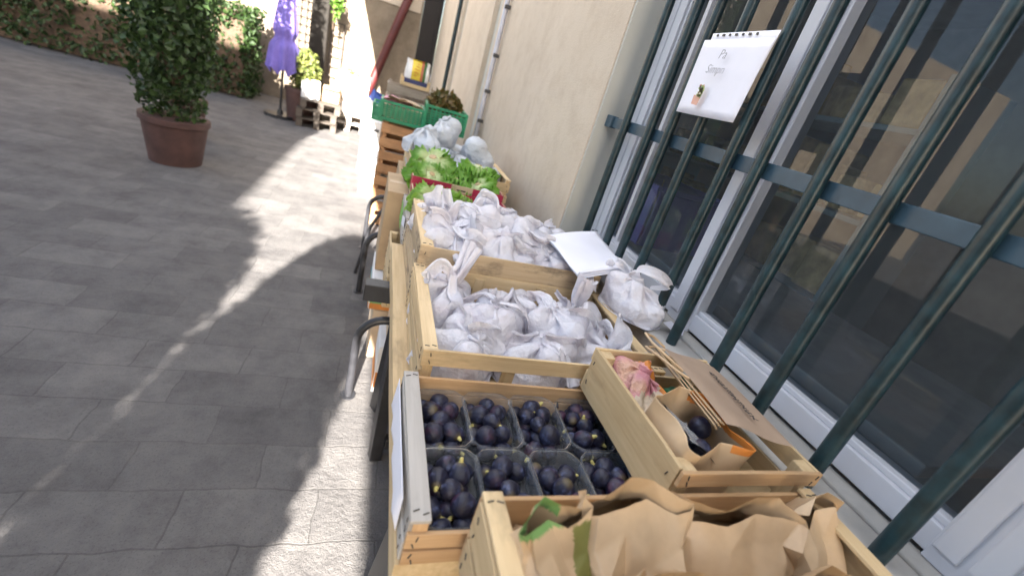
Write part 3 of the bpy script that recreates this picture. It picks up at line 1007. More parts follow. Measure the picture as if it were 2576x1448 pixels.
# canvas awning added to draw the shade line and pass soft fill light
def canvas_material():
    m, n, l, b = nodes_of("unseen_awning_canvas")
    b.inputs["Base Color"].default_value = (0.70, 0.68, 0.64, 1)
    b.inputs["Roughness"].default_value = 0.9
    tr = n.new("ShaderNodeBsdfTranslucent"); tr.inputs[0].default_value = (0.66, 0.70, 0.775, 1)
    ms = n.new("ShaderNodeMixShader"); ms.inputs[0].default_value = 0.46
    l.new(b.outputs[0], ms.inputs[1]); l.new(tr.outputs[0], ms.inputs[2])
    l.new(ms.outputs[0], n["Material Output"].inputs[0])
    return m
MAT['canvas'] = canvas_material()
EZ = 2.95
EX = 0.150 - 0.35 * EZ
V = []
for i in range(41):
    for j in range(7):
        u = j / 6
        y = -9 + 19.85 * i / 40
        V.append(P(EX + (WX - 0.001 - EX) * u, y, EZ + 0.25 * u - 0.03 * math.sin(math.pi * u) * (0.5 + 0.5 * math.sin(y * 2))))
awn = meshobj('unseen_awning', V, grid_faces(7, 41, False), 'canvas', shop, True)
m = MB(); m.tube([P(EX + 0.012, -9, EZ - 0.012), P(EX + 0.012, 10.8, EZ - 0.012)], 0.012, 8); m.build('front_rail', ['pvc'], awn, True)
for k in range(6):
    m = MB(); yy = -8 + 3.6 * k; m.tube([P(EX + 0.02, yy, EZ - 0.03), P(WX - 0.002, yy, EZ - 0.25)], 0.014, 8); m.build('folding_arm', ['pvc'], awn, True)
# drainpipe
dp = MB(); dp.tube([P(WX - 0.035, 4.36, z) for z in (0.0, 1.5, 3.0, 5.0)], 0.022, 14)
pipe = dp.build('drainpipe', ['zinc'], shop, True)
for z, hh in ((0.86, 0.16), (1.16, 0.03), (1.42, 0.03), (1.72, 0.03), (2.1, 0.03)):
    c = MB(); q = P(WX - 0.028, 4.335, z); c.box(q, (0.05, 0.03, hh)); c.build('pipe_clip', ['clip'], pipe, bevel=0.003)
dp = MB(); dp.tube([P(WX - 0.03, 7.80, z) for z in (0.0, 1.5, 3.0, 5.0)], 0.030, 12)
dp.build('green_pipe', ['greenbar'], shop, True)
# grille
gr = MB()
a = P(0.9555, WY0 + 0.03, 1.474); b = P(0.9635, 1.90, 1.516); gr.bb(a[0], b[0], a[1], b[1], a[2], b[2])
a = P(0.9555, WY0 + 0.03, 2.30); b = P(0.9635, 1.90, 2.342); gr.bb(a[0], b[0], a[1], b[1], a[2], b[2])
for z in (1.495, 2.321):
    a = P(0.9595, 1.90, z); gr.box((a[0] + 0.0, a[1] + 0.03, a[2]), (0.03, 0.06, 0.05))
grille = gr.build('window_grille', ['bluebar'], shop, bevel=0.002)
for y in (1.755, 1.562, 1.438, 1.290, 1.105, 0.988, 0.803, 0.64, 0.47, 0.31, 0.15, -0.01, -0.17, -0.33):
    m = MB(); m.tube([P(0.938, y, z) for z in (WZ0 + 0.0165, 1.3, 1.9, WZ1 - 0.01)], 0.0165, 12)
    m.build('bar', ['greenbar'], grille, True)
# things inside the room
tag_i = thing('interior_shelf', 'dark shelf unit with ochre goods behind the window glass', 'shelf', (2.25, 2.3, 0.05))
m = MB()
for z in (0.55, 0.95, 1.35, 1.75): m.box((0, 0, z), (0.4, 1.7, 0.025))
for y in (-0.85, 0.85): m.box((0, y, 1.0), (0.4, 0.03, 1.95))
m.build('shelf_frame', ['interior_teal'], tag_i, bevel=0.003)
m = MB()
for z in (0.57, 0.97, 1.37, 1.77):
    y = -0.8
    while y < 0.75:
        ww = random.uniform(0.08, 0.2); hh = random.uniform(0.12, 0.3)
        m.box((random.uniform(-0.05, 0.05), y + ww / 2, z + hh / 2), (0.22, ww * 0.9, hh)); y += ww
m.build('goods', ['ochre'], tag_i, bevel=0.01)
pb = thing('purple_crate', 'purple plastic crate behind the window glass', 'crate', (1.40, 2.02, 1.0205))
m = MB(); m.bb(-0.2, 0.2, -0.28, 0.28, 0, 0.01)
for s in (-1, 1):
    m.bb(s * 0.2 - 0.006, s * 0.2 + 0.006, -0.28, 0.28, 0.01, 0.26); m.bb(-0.19, 0.19, s * 0.28 - 0.006, s * 0.28 + 0.006, 0.01, 0.26)
    m.bb(s * 0.2 - 0.014, s * 0.2 + 0.014, -0.29, 0.29, 0.26, 0.285); m.bb(-0.18, 0.18, s * 0.28 - 0.014, s * 0.28 + 0.014, 0.26, 0.285)
m.build('crate_shell', ['purplebox'], pb, bevel=0.004)
cb = thing('interior_counter', 'grey green counter standing inside behind the window', 'counter', (1.62, 1.7, 0.05))
m = MB(); m.bb(-0.35, 0.35, -1.2, 1.2, 0, 0.93); m.build('cabinet', ['interior_teal'], cb, bevel=0.01)
m = MB(); m.bb(-0.38, 0.38, -1.25, 1.25, 0.931, 0.97); m.build('worktop', ['sill'], cb, bevel=0.005)

# ---- papers tied to the grille
def sheet(name, label, cat, verts_grid, mat, loc=(0, 0, 0), group=None, thick=0.0008):
    n, m_, V = verts_grid
    o = meshobj(name, V, grid_faces(m_, n, False), mat, None, True, loc=loc, solid=thick)
    return tag(o, label, cat, group)
pz = MB()
sx_ = 0.893
def paper(y_r, y_l, z0, z1, nn=10, bow=0.006):
    V = []
    for i in range(nn):
        for j in range(nn):
            u, v = i / (nn - 1), j / (nn - 1)
            V.append((bow * math.sin(u * 3.0) * (1 - v) - 0.012 * (1 - v) * u, -(y_l - y_r) * u, (z1 - z0) * v))
    return V, nn
e = thing('paper_sign', 'white paper notice with drawn pot of flowers tied to the window bars', 'sign', (0.905, 1.395, 1.585))
V, nn = paper(1.10, 1.395, 0, 0.213)
meshobj('sheet', V, grid_faces(nn, nn, False), 'white', e, True, solid=0.0008)
def text(body, size, loc, mat, parent, rot, name='lettering', shear=0.25):
    c = bpy.data.curves.new(name, 'FONT'); c.body = body; c.size = size; c.shear = shear
    c.extrude = 0.0003; c.align_x = 'LEFT'; c.resolution_u = 3; c.offset = -0.0004
    t = bpy.data.objects.new(name, c); COL.objects.link(t)
    dg = bpy.context.evaluated_depsgraph_get()
    me = bpy.data.meshes.new_from_object(t.evaluated_get(dg))
    bpy.data.objects.remove(t)
    me.materials.clear(); me.materials.append(MAT[mat])
    o = bpy.data.objects.new(name, me); link(o, parent); o.location = loc; o.rotation_euler = rot
    return o
RT = (math.pi / 2, 0, -math.pi / 2)
text("Pa", 0.036, (-0.0135, -0.118, 0.158), 'pencil', e, RT)
text("Simpn", 0.034, (-0.0150, -0.088, 0.118), 'pencil', e, RT)
m = MB()
m.add([(-0.0150, -0.083, 0.028), (-0.0150, -0.113, 0.026), (-0.0155, -0.118, 0.052), (-0.0155, -0.081, 0.054)], [(0, 1, 2, 3)], 0)
for k in range(34):
    a = random.uniform(0, 6.28); r_ = random.uniform(0, 0.017)
    yy = -0.102 + r_ * math.cos(a) * 0.9 - 0.004; zz = 0.066 + r_ * 1.25 * math.sin(a)
    s = random.uniform(0.003, 0.006)
    m.add([(-0.0162, yy - s, zz - s * 0.5), (-0.0162, yy + s * 0.4, zz - s), (-0.0162, yy + s, zz + s * 0.6), (-0.0162, yy - s * 0.4, zz + s)], [(0, 1, 2, 3)], random.choice((0, 1, 2)))
m.build('flower_pot_drawing', [flat("print_salmon", (0.62, 0.36, 0.28), 0.8), flat("print_olive", (0.34, 0.42, 0.16), 0.8), flat("print_straw", (0.66, 0.60, 0.34), 0.8)], e)
e2 = thing('punched_sleeve', 'white punched plastic strip sticking up behind the paper notice', 'plastic sleeve', (0.9115, 1.375, 1.700))
V, nn = paper(1.10, 1.375, 0, 0.118, bow=0.002)
meshobj('sleeve', V, grid_faces(nn, nn, False), 'white', e2, True, solid=0.0008)
m = MB()
for k in range(7): m.box((-0.0036 - 0.0012 * 0, -0.03 - 0.028 * k, 0.111 - 0.0), (0.003, 0.010 if k % 2 else 0.007, 0.006))
m.build('punch_hole', ['clip'], e2)

# ================================================================== FAR COURTYARD
cw = thing('courtyard_wall', 'tall brown rendered wall closing the far end of the courtyard', 'wall', (0, 10.9, 0))
m = MB(); m.bb(-16, 0.50, 0, 0.3, 0, 5.5); m.bb(0.50, 0.898, 0, 0.3, 2.75, 5.5); m.build('wall_face', ['stone'], cw)
m = MB(); m.bb(-0.35, 0.46, -0.02, -0.001, 2.34, 2.62); m.build('cream_fascia', ['wall'], cw)
m = MB(); m.bb(0.505, 0.60, 0.03, 0.08, 0, 2.745); m.bb(0.8, 0.895, 0.03, 0.08, 0, 2.745); m.bb(0.60, 0.8, 0.05, 0.09, 0, 2.745)
m.build('dark_door', ['door'], cw)
m = MB(); m.tube([(-0.50, 10.62, 0), (0.40, 10.72, 3.3)], 0.085, 14)
tag(m.build('red_pole', ['redpole'], None, True), 'dull red painted pole leaning against the far wall', 'pole')
# trellis, post and ivy
def trellis(label, x0, x1, y, z0, z1, nx, nz):
    e = thing('trellis', label, 'trellis', (x0, y, z0), 0, 'wooden trellis panels on the far wall')
    m = MB(); W, H = x1 - x0, z1 - z0
    for k in range(nx): m.box((W * k / (nx - 1), 0, H / 2), (0.022, 0.014, H))
    m.build('upright_lath', ['lattice'], e)
    m = MB()
    for k in range(nz): m.box((W / 2, -0.015, H * k / (nz - 1)), (W + 0.03, 0.012, 0.022))
    m.build('cross_lath', ['lattice'], e)
trellis('narrow trellis panel on the far wall right of the dark ivy post', -1.16, -0.93, 10.80, 0.72, 1.70, 2, 6)
trellis('wider trellis panel on the far wall left of the dark ivy post', -1.98, -1.53, 10.80, 0.95, 3.1, 5, 16)
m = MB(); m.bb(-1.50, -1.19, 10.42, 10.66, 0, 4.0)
tag(m.build('timber_post', ['shadedpost'], bevel=0.02), 'thick timber post darkened for shade in front of the far wall', 'post')
iv = thing('ivy_plant', 'bright green ivy hanging over the dark timber post', 'ivy', (-1.1, 10.4, 1.6))
pts, nr = ellipsoid_points((0, -0.05, 0.62), (0.15, 0.13, 0.55), 900, 3, 0.6, 5, 0.6)
pts[:, 0] += 0.08 * np.sin(pts[:, 2] * 6)
v, f, uv = leaf_cloud(pts, nr, 0.055, 4)
meshobj('ivy_foliage', v, f, 'ivy', iv, uv=uv)
m = MB(); m.tube([(0.0, 0.0, -0.05), (-0.02, -0.02, 0.4), (0.02, 0, 1.2)], 0.012, 6); m.build('stem', ['bark'], iv)

def shrub(label, loc, r, n, leaf, seed, mat='shrub', pot=(0.22, 0.4), group=None, name='potted_shrub', potmat='terracotta', trunk=None, cat='shrub'):
    e = thing(name, label, cat, loc, 0, group)
    ph = pot[1]
    z = ph + r[2] * 0.85 + (trunk or 0)
    pts, nr = ellipsoid_points((0, 0, z), r, n, seed)
    v, f, uv = leaf_cloud(pts, nr, leaf, seed + 1)
    meshobj('foliage', v, f, mat, e, uv=uv)
    m = MB(); m.tube([(0, 0, ph * 0.8), (0.02, 0.01, ph + r[2] * 0.3 + (trunk or 0)), (0, 0, z)], [0.03, 0.025, 0.012], 8)
    for k in range(6):
        a = k * 1.05
        m.tube([(0, 0, z - r[2] * 0.6), (r[0] * 0.6 * math.cos(a), r[1] * 0.6 * math.sin(a), z + r[2] * 0.2 * (k % 3 - 1))], [0.014, 0.005], 6)
    m.build('stem', ['bark'], e)
    m = MB(); R0_ = pot[0]
    m.tube([(0, 0, 0.0), (0, 0, ph * 0.88), (0, 0, ph * 0.881), (0, 0, ph)], [R0_ * 0.8, R0_, R0_ * 1.07, R0_ * 1.07], 20)
    m.build('pot', [potmat], e, True)
    return e
shrub('straw green shrub in a dark pot left of the far pallets', (-1.30, 8.85, 0), (0.25, 0.25, 0.34), 1500, 0.06, 11, pot=(0.26, 0.52))
shrub('added tall dark conifer shrub in a pot, shading the lower far pallets', (-1.78, 5.0, 0), (0.36, 0.36, 0.98), 4200, 0.06, 61, mat='hedge', pot=(0.26, 0.42))  # conifer added to lay shade over the far left pallets
shrub('added slim tall cypress in a pot, shading the dark timber post', (-2.10, 6.2, 0), (0.19, 0.19, 2.05), 3600, 0.06, 71, mat='hedge', pot=(0.2, 0.4))  # cypress added to put the timber post in shade
# purple parasol, folded
pr = thing('folded_parasol', 'folded purple parasol standing at the left edge of the courtyard', 'parasol', (-1.60, 8.75, 0))
nu, nv = 48, 30
V = []
for j in range(nv):
    t = j / (nv - 1)
    z = 0.72 + 1.45 * t
    r_ = (0.205 * (1 - t) ** 0.6 + 0.02) * (1 - 0.30 * math.exp(-((t - 0.34) / 0.05) ** 2))
    for i in range(nu):
        a = 2 * math.pi * i / nu
        q = r_ * (1 + 0.20 * math.sin(8 * a + t * 1.5) * (1 - t))
        V.append((q * math.cos(a), q * math.sin(a), z + (0.05 * math.sin(8 * a) if j == 0 else 0)))
meshobj('canopy', V, grid_faces(nu, nv), 'purple', pr, True)
m = MB(); m.tube([(0, 0, 0.05), (0, 0, 2.25)], 0.02, 10); m.build('pole', ['black'], pr, True)
m = MB(); m.tube([(0, 0, 0), (0, 0, 0.05), (0, 0, 0.051), (0, 0, 0.12)], [0.24, 0.24, 0.05, 0.04], 20); m.build('base', ['black'], pr, True)

# ---- hedge and planters beyond the left of the picture's far end
def hedge(label, x0, x1, y0, y1, h, n, seed):
    e = thing('clipped_hedge', label, 'hedge', ((x0 + x1) / 2, (y0 + y1) / 2, 0))
    gg = np.random.default_rng(seed)
    W, D = x1 - x0, y1 - y0
    pts, nr = [], []
    for k in range(n):
        q = gg.uniform()
        x = gg.uniform(-W / 2, W / 2); y = gg.uniform(-D / 2, D / 2); z = gg.uniform(0.03, h)
        dep = gg.uniform(0, 0.10)
        lump = 0.06 * math.sin(x * 3.1 + z * 2) + 0.05 * math.sin(x * 7.3 - z * 5)
        if q < 0.62: y = -D / 2 + dep - lump; nn_ = (0, -1, 0.2)
        elif q < 0.9: z = h - dep + lump; nn_ = (0, 0, 1)
        else: x = W / 2 - dep + lump; nn_ = (1, 0, 0.2)
        pts.append((x, y, z)); nr.append(nn_)
    v, f, uv = leaf_cloud(np.array(pts), np.array(nr, float), 0.075, seed + 1, 1.0)
    meshobj('foliage', v, f, 'hedge', e, uv=uv)
    m = MB(); m.bb(-W / 2 + 0.12, W / 2 - 0.12, -D / 2 + 0.12, D / 2 - 0.12, 0.02, h - 0.12); m.build('inner_twigs', ['bark'], e)
hedge('long dark clipped hedge along the far wall left of the parasol', -9.0, -2.3, 9.6, 10.5, 1.5, 9000, 21)

# trees and house out of view, added to throw shade on the paving
def bay(label, loc, r, zc, seed, n=5200):
    e = thing('added_bay_tree', label, 'tree', loc, 0, 'added bay trees shading the paving')
    nu, nv = 40, 28
    V = []
    gg = np.random.default_rng(seed)
    ph = gg.uniform(0, 6, 6)
    for j in range(nv):
        b = -math.pi / 2 + math.pi * j / (nv - 1)
        for i in range(nu):
            a = 2 * math.pi * i / nu
            k = 0.955 + 0.02 * math.sin(3 * a + ph[0] + 2 * b) + 0.018 * math.sin(5 * b + ph[1] + 2 * a)
            V.append((r[0] * k * math.cos(a) * math.cos(b), r[1] * k * math.sin(a) * math.cos(b), zc + r[2] * k * math.sin(b)))
    V = np.array(V)
    meshobj('crown', V, grid_faces(nu, nv), 'hedge', e, True, uv=np.full((len(V), 2), 0.2))
    pts, nr = ellipsoid_points((0, 0, zc), r, n, seed, 0.06, 1, 0.0)
    v, f, uv = leaf_cloud(pts, nr, 0.05, seed + 1, 0.7)
    meshobj('foliage', v, f, 'hedge', e, uv=uv)
    m = MB(); m.tube([(0, 0, 0.35), (0.01, 0, zc - r[2] * 0.7)], 0.05, 10); m.build('trunk', ['bark'], e, True)
    m = MB(); m.tube([(0, 0, 0), (0, 0, 0.4), (0, 0, 0.401), (0, 0, 0.46)], [0.24, 0.3, 0.33, 0.33], 20); m.build('pot', ['terracotta'], e, True)
bay('added clipped bay tree casting the rounded shadow, behind the stall nearest the shop', (-1.005, -2.1, 0), (0.37, 0.37, 0.98), 1.82, 31)  # added crown shaped to cast what is really a standing person's shadow
bay('added broader clipped bay tree left of the slim one, shading the paving', (-2.05, -2.15, 0), (0.66, 0.5, 1.15), 1.75, 33)
bay('added large clipped bay tree farthest from the shop, shading the paving', (-3.35, -2.2, 0), (0.72, 0.5, 1.35), 1.75, 35)
hs = thing('added_house', 'added unseen house behind the stall, shading the left paving', 'house', (-6.95, -8, 0))
m = MB(); m.bb(-3.5, 3.5, -5, 5, 0, 6.6); m.build('wall', ['stone'], hs)
m = MB(); m.bb(-3.58, 3.56, -5.08, 5.06, 6.6, 6.8); m.build('roof', ['brick'], hs)
for zz in (1.2, 4.0):
    for yy in (-3, 0, 3):
        m = MB(); m.bb(3.5, 3.53, yy - 0.5, yy + 0.5, zz, zz + 1.4); wnd = m.build('window', ['pvc'], hs)
        m = MB(); m.bb(3.531, 3.54, yy - 0.42, yy + 0.42, zz + 0.08, zz + 1.32); m.build('pane', ['door2'], wnd)

# ---- pallets
def make_pallet(label, W=0.62, D=0.8, mat='oldwood', group='stacked pallets in the sun'):
    e = thing('wooden_pallet', label, 'pallet', (0, 0, 0), 0, group)
    for k in range(5): board('deck_board', e, (0, -D / 2 + D * (k + 0.5) / 5, 0.134), (W, D / 5 * 0.78, 0.018), mat, False, 0.004)
    for sx in (-1, 0, 1):
        board('stringer', e, (sx * (W / 2 - 0.05), 0, 0.115), (0.09, D, 0.018), mat)
        for sy in (-1, 0, 1): board('block', e, (sx * (W / 2 - 0.05), sy * (D / 2 - 0.055), 0.063), (0.09, 0.1, 0.082), mat)
        board('base_board', e, (sx * (W / 2 - 0.05), 0, 0.011), (0.09, D, 0.018), mat)
    return e
MAT['palepallet'] = wood("sun_bleached_wood", (0.46, 0.40, 0.34), (0.62, 0.56, 0.50), stain_amt=0.4)
MAT['shadedpallet'] = wood("shade_darkened_pallet_wood", (0.055, 0.043, 0.034), (0.11, 0.088, 0.07), stain_amt=0.5)  # wood colour darkened to hold the shade on this stack
p0 = make_pallet('sun bleached pallet at the bottom of the taller far stack', mat='palepallet')
p0.location = (-0.55, 9.35, 0); p0.rotation_euler = (0, 0, 0.02)
q = copy_tree(p0); q.location = (-0.53, 9.36, 0.146); q.rotation_euler = (0, 0, -0.02); q["label"] = 'sun bleached pallet just under the pale slatted bin'
p1 = make_pallet('weathered, shade-darkened pallet lying on the paving at the bottom of the lower far stack', mat='shadedpallet')
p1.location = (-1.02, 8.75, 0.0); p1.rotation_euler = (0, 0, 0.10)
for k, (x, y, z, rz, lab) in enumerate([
        (-1.01, 8.74, 0.146, 0.05, 'weathered, shade-darkened pallet in the middle of the lower far stack'),
        (-0.99, 8.76, 0.292, 0.12, 'weathered, shade-darkened pallet on top of the lower far stack under a paper sack')]):
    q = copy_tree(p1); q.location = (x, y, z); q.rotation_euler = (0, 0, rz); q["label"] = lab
def slat_bin(label, loc, W, D, H, mat, rows, name='slatted_bin', group=None, gap=0.22, rz=0):
    e = thing(name, label, 'crate', loc, rz, group)
    hh = H / rows
    for sx in (-1, 1):
        for sy in (-1, 1): board('corner_post', e, (sx * (W / 2 - 0.03), sy * (D / 2 - 0.03), H / 2), (0.035, 0.035, H), mat)
    for k in range(rows):
        z = hh * (k + 0.5)
        for sy in (-1, 1): board('slat', e, (0, sy * (D / 2 - 0.006), z), (W, 0.011, hh * (1 - gap)), mat, False, 0.003)
        for sx in (-1, 1): board('slat', e, (sx * (W / 2 - 0.006), 0, z), (0.011, D - 0.026, hh * (1 - gap)), mat, False, 0.003)
    m = MB(); m.bb(-W / 2 + 0.012, W / 2 - 0.012, -D / 2 + 0.012, D / 2 - 0.012, 0.01, 0.025); m.build('bottom_board', [mat], e)
    return e
slat_bin('pale slatted bin standing on the taller pallet stack', (-0.545, 9.36, 0.294), 0.56, 0.7, 0.66, 'palepallet', 3, gap=0.07)
gl_ = thing('leafy_trimmings', 'heap of light green leaves lying in the pale slatted bin', 'leaves', (-0.62, 9.33, 0.86), 0)
pts, nr = ellipsoid_points((0, 0, 0.09), (0.16, 0.16, 0.08), 160, 8)
v, f, uv = leaf_cloud(pts, nr, 0.07, 9); meshobj('leaf_heap', v, f, 'lettuce_pale', gl_, uv=uv)
m = MB(); m.bb(-0.14, 0.14, -0.14, 0.14, -0.53, 0.06); m.build('filled_sack', ['card'], gl_, bevel=0.04)
# cardboard + paper sack on the lower stack
cbx = thing('cardboard_box', 'brown cardboard box on the lower pallet stack beside the pale bin', 'box', (-0.84, 8.85, 0.438))
m = MB(); m.bb(-0.13, 0.13, -0.15, 0.15, 0, 0.24); m.build('box_body', ['card'], cbx, bevel=0.006)
m = MB(); m.box((0, -0.17, 0.235), (0.25, 0.10, 0.005), 0, (0.5, 0, 0)); m.build('flap', ['card'], cbx)
v, f = paper_bag_mesh(0.28, 0.22, 0.26, 91, 56, 26, pinch=0.6)
sk = meshobj('paper_sack', v, f, 'whitebox', None, True, loc=(-1.14, 8.62, 0.439)); tag(sk, 'white paper sack lying on the lower pallet stack', 'sack')

# white boxes in the sun behind the brown crates
def carton(label, loc, W, D, H, mats, stripes=(), rz=0, name='carton', group='white cartons on the paving', slot=False):
    e = thing(name, label, 'box', loc, rz, group)
    m = MB(); m.bb(-W / 2, W / 2, -D / 2, D / 2, 0, H); m.build('carton_body', [mats], e, bevel=0.004)
    for (z0, z1, mt) in stripes:
        m = MB()
        m.bb(-W / 2 + 0.004, W / 2 - 0.004, -D / 2 - 0.0025, -D / 2 - 0.0005, z0, z1); m.bb(-W / 2 - 0.0025, -W / 2 - 0.0005, -D / 2 + 0.004, D / 2 - 0.004, z0, z1)
        m.build('printed_band', [mt], e)
    if slot:
        m = MB(); m.bb(-0.04, 0.04, -D / 2 - 0.002, -D / 2 - 0.0005, H * 0.68, H * 0.78); m.build('hand_hole', ['clip'], e)
    m = MB(); m.bb(-W / 2 + 0.006, W / 2 - 0.006, -D / 2 + 0.006, D / 2 - 0.006, H + 0.0008, H + 0.004); m.build('lid', [mats], e)
    return e
carton('white carton at the bottom of the sunlit stack behind the brown crates', (-0.02, 6.35, 0), 0.34, 0.5, 0.30, 'whitebox', slot=True)
carton('white carton on top of the sunlit stack with a hand hole', (-0.03, 6.36, 0.305), 0.32, 0.5, 0.36, 'whitebox', slot=True)
carton('low white carton on the paving just behind the brown crates', (-0.02, 5.4, 0), 0.2, 0.4, 0.42, 'whitebox', slot=True)
ss = thing('printed_sack', 'white sack with blue print resting on the sunlit white cartons', 'sack', (-0.12, 6.45, 0.672))
v, f = paper_bag_mesh(0.24, 0.2, 0.30, 77, 56, 26, pinch=0.5, crump=0.6)
md = [1 if (np.mean(v[list(q)], axis=0)[2] > 0.19) else 0 for q in f]
meshobj('sack_body', v, f, ['whitebox', 'bluesack'], ss, True, md, rot=(0.0, 0.35, 0.3))

# ================================================================== FAR PRODUCE STACKS (green crates etc.)
def plastic_crate(label, loc, W, D, H, mat, rz=0.0, rx=0.0, group='green plastic crates'):
    e = thing('green_plastic_crate', label, 'crate', loc, 0, group, rot=(0, rx, rz))
    m = MB(); m.bb(-W / 2, W / 2, -D / 2, D / 2, 0, 0.008); m.build('crate_floor', [mat], e)
    for ax in (0, 1):
        for s in (-1, 1):
            m = MB()
            L = (W, D)[ax]
            def put(c0, c1, z0, z1, th=0.006, out=0.0):
                o = s * ((D, W)[ax] / 2 - 0.004 + out)
                if ax == 0: m.bb(c0, c1, o - th / 2, o + th / 2, z0, z1)
                else: m.bb(o - th / 2, o + th / 2, c0, c1, z0, z1)
            ins = 0.0085
            put(-L / 2 + ins, L / 2 - ins, H - 0.022, H, 0.016)
            put(-L / 2 + ins, L / 2 - ins, 0.009, 0.03, 0.012)
            k = 7
            for q in range(1, k):
                z = 0.03 + (H - 0.052) * q / k
                put(-L / 2 + ins, L / 2 - ins, z - (H - 0.05) / k * 0.36, z + (H - 0.05) / k * 0.30, 0.005)
            nn2 = 9
            for q in range(nn2 + 1):
                c = -L / 2 + 0.012 + (L - 0.024) * q / nn2
                put(c - 0.006, c + 0.006, 0.031, H - 0.023, 0.009, 0.0005)
            m.build('side_panel', [mat], e, bevel=0.001)
    for sx in (-1, 1):
        for sy in (-1, 1):
            m = MB(); m.bb(sx * W / 2 - 0.008, sx * W / 2 + 0.008, sy * D / 2 - 0.008, sy * D / 2 + 0.008, 0.0, H + 0.001)
            m.build('corner_rib', [mat], e)
    return e
GY = 4.20
plastic_crate('green plastic crate heaped with kraft card on the brown crates', (0.175, GY + 0.2, 0.962), 0.37, 0.4, 0.165, 'greenplastic')
plastic_crate('green plastic crate full of dry leaves beside the shop wall', (0.555, GY + 0.23, 0.985), 0.36, 0.44, 0.20, 'greenplastic', -0.05)
plastic_crate('small green plastic crate behind and left of the other two', (0.10, 4.95, 0.87), 0.36, 0.36, 0.16, 'greenlight')
# contents
kc = thing('kraft_card_offcuts', 'torn kraft card offcuts lying in the green plastic crate', 'cardboard', (0.175, GY + 0.2, 0.972))
m = MB()
for k in range(9):
    m.box((random.uniform(-0.1, 0.1), random.uniform(-0.12, 0.12), 0.13 + 0.006 * k), (random.uniform(0.12, 0.2), random.uniform(0.1, 0.16), 0.004), random.choice((0, 1, 2)), (random.uniform(-0.3, 0.3), random.uniform(-0.3, 0.3), random.uniform(0, 3)))
m.bb(-0.16, 0.16, -0.17, 0.17, 0, 0.12)
m.build('card_pieces', ['cardshade', 'card', 'pinklabel'], kc)
dl = thing('dry_leaves', 'heap of dry brown green leaves in the green plastic crate by the wall', 'leaves', (0.54, GY + 0.23, 0.995))
pts, nr = ellipsoid_points((0.0, 0, 0.19), (0.165, 0.19, 0.115), 1500, 17, 0.7, 5, 0.4)
v, f, uv = leaf_cloud(pts, nr, 0.05, 18, 1.2); meshobj('leaf_heap', v, f, 'dryleaf', dl, uv=uv)
m = MB(); m.bb(-0.15, 0.15, -0.18, 0.18, 0, 0.15); m.build('soil', ['bark'], dl, bevel=0.03)

# brown slatted crates under the green ones
zz = 0.0
for k, (hh, lab) in enumerate([(0.25, 'brown slatted crate at the bottom of the stack under the green crates'), (0.24, 'brown slatted crate second from the ground under the green crates'),
                               (0.23, 'brown slatted crate second from the top under the green crates'), (0.235, 'brown slatted crate directly under the green crates')]):
    slat_bin(lab, (0.36 - 0.008 * (k % 2), GY + 0.25, zz), 0.66, 0.46, hh, 'brown', 2, name='brown_crate', group='brown slatted crates', gap=0.34)
    zz += hh + 0.001
# stack behind with a blue-lined tray and striped sack
zz = 0.0
for k in range(5):
    hh = 0.241
    lab = ['weathered grey crate on the paving at the foot of the rear stack', 'weathered grey crate second from the ground in the rear stack', 'weathered grey crate in the middle of the rear stack',
           'weathered grey crate second from the top in the rear stack', 'weathered grey crate carrying the blue lined tray'][k]
    slat_bin(lab, (0.27 + 0.012 * (k % 2), 5.75, zz), 0.50, 0.5, hh, 'oldwood', 2, name='grey_crate', group='weathered grey crates', gap=0.32); zz += hh + 0.001
tr_ = crate('pale wooden tray with navy lining on top of the rear stack', 0.15, 0.47, 5.52, 5.9, zz, 0.09, [(0.0, 0.035)], [(0.0, 0.085)], [(0.0, 0.085)], [(0, 0.085)], 'pale', cap=0.016, name='wooden_tray', group=None)
m = MB(); m.bb(-0.13, 0.13, -0.15, 0.15, 0.012, 0.075); m.build('navy_liner', ['navy'], tr_, bevel=0.004)
sk = thing('striped_sack', 'white sack with yellow, red and green stripes in the navy lined tray', 'sack', (0.315, 5.72, zz + 0.077))
v, f = paper_bag_mesh(0.27, 0.20, 0.20, 55, 72, 34, pinch=0.5, rim=0.006, crump=0.5)
md = []
for q in f:
    x = np.mean(v[list(q)], axis=0)[0]
    md.append(0 if x < -0.07 else 1 if x < 0.035 else 2 if x < 0.065 else 3 if x < 0.095 else 0)
meshobj('sack_body', v, f, ['whitebox', 'yellow', 'brick', 'darkgreenprint'], sk, True, md)
m = MB()
for k in range(5):
    zq = 0.05 + 0.03 * k; ww = (0.03, 0.05, 0.06, 0.04, 0.03)[k]
    m.box((-0.02 + 0.006 * k, -0.113 + 0.002 * abs(k - 2), zq), (ww, 0.006, 0.008), 0, (0, 0.2, 0))
m.build('printed_motif', ['orangeprint'], sk)

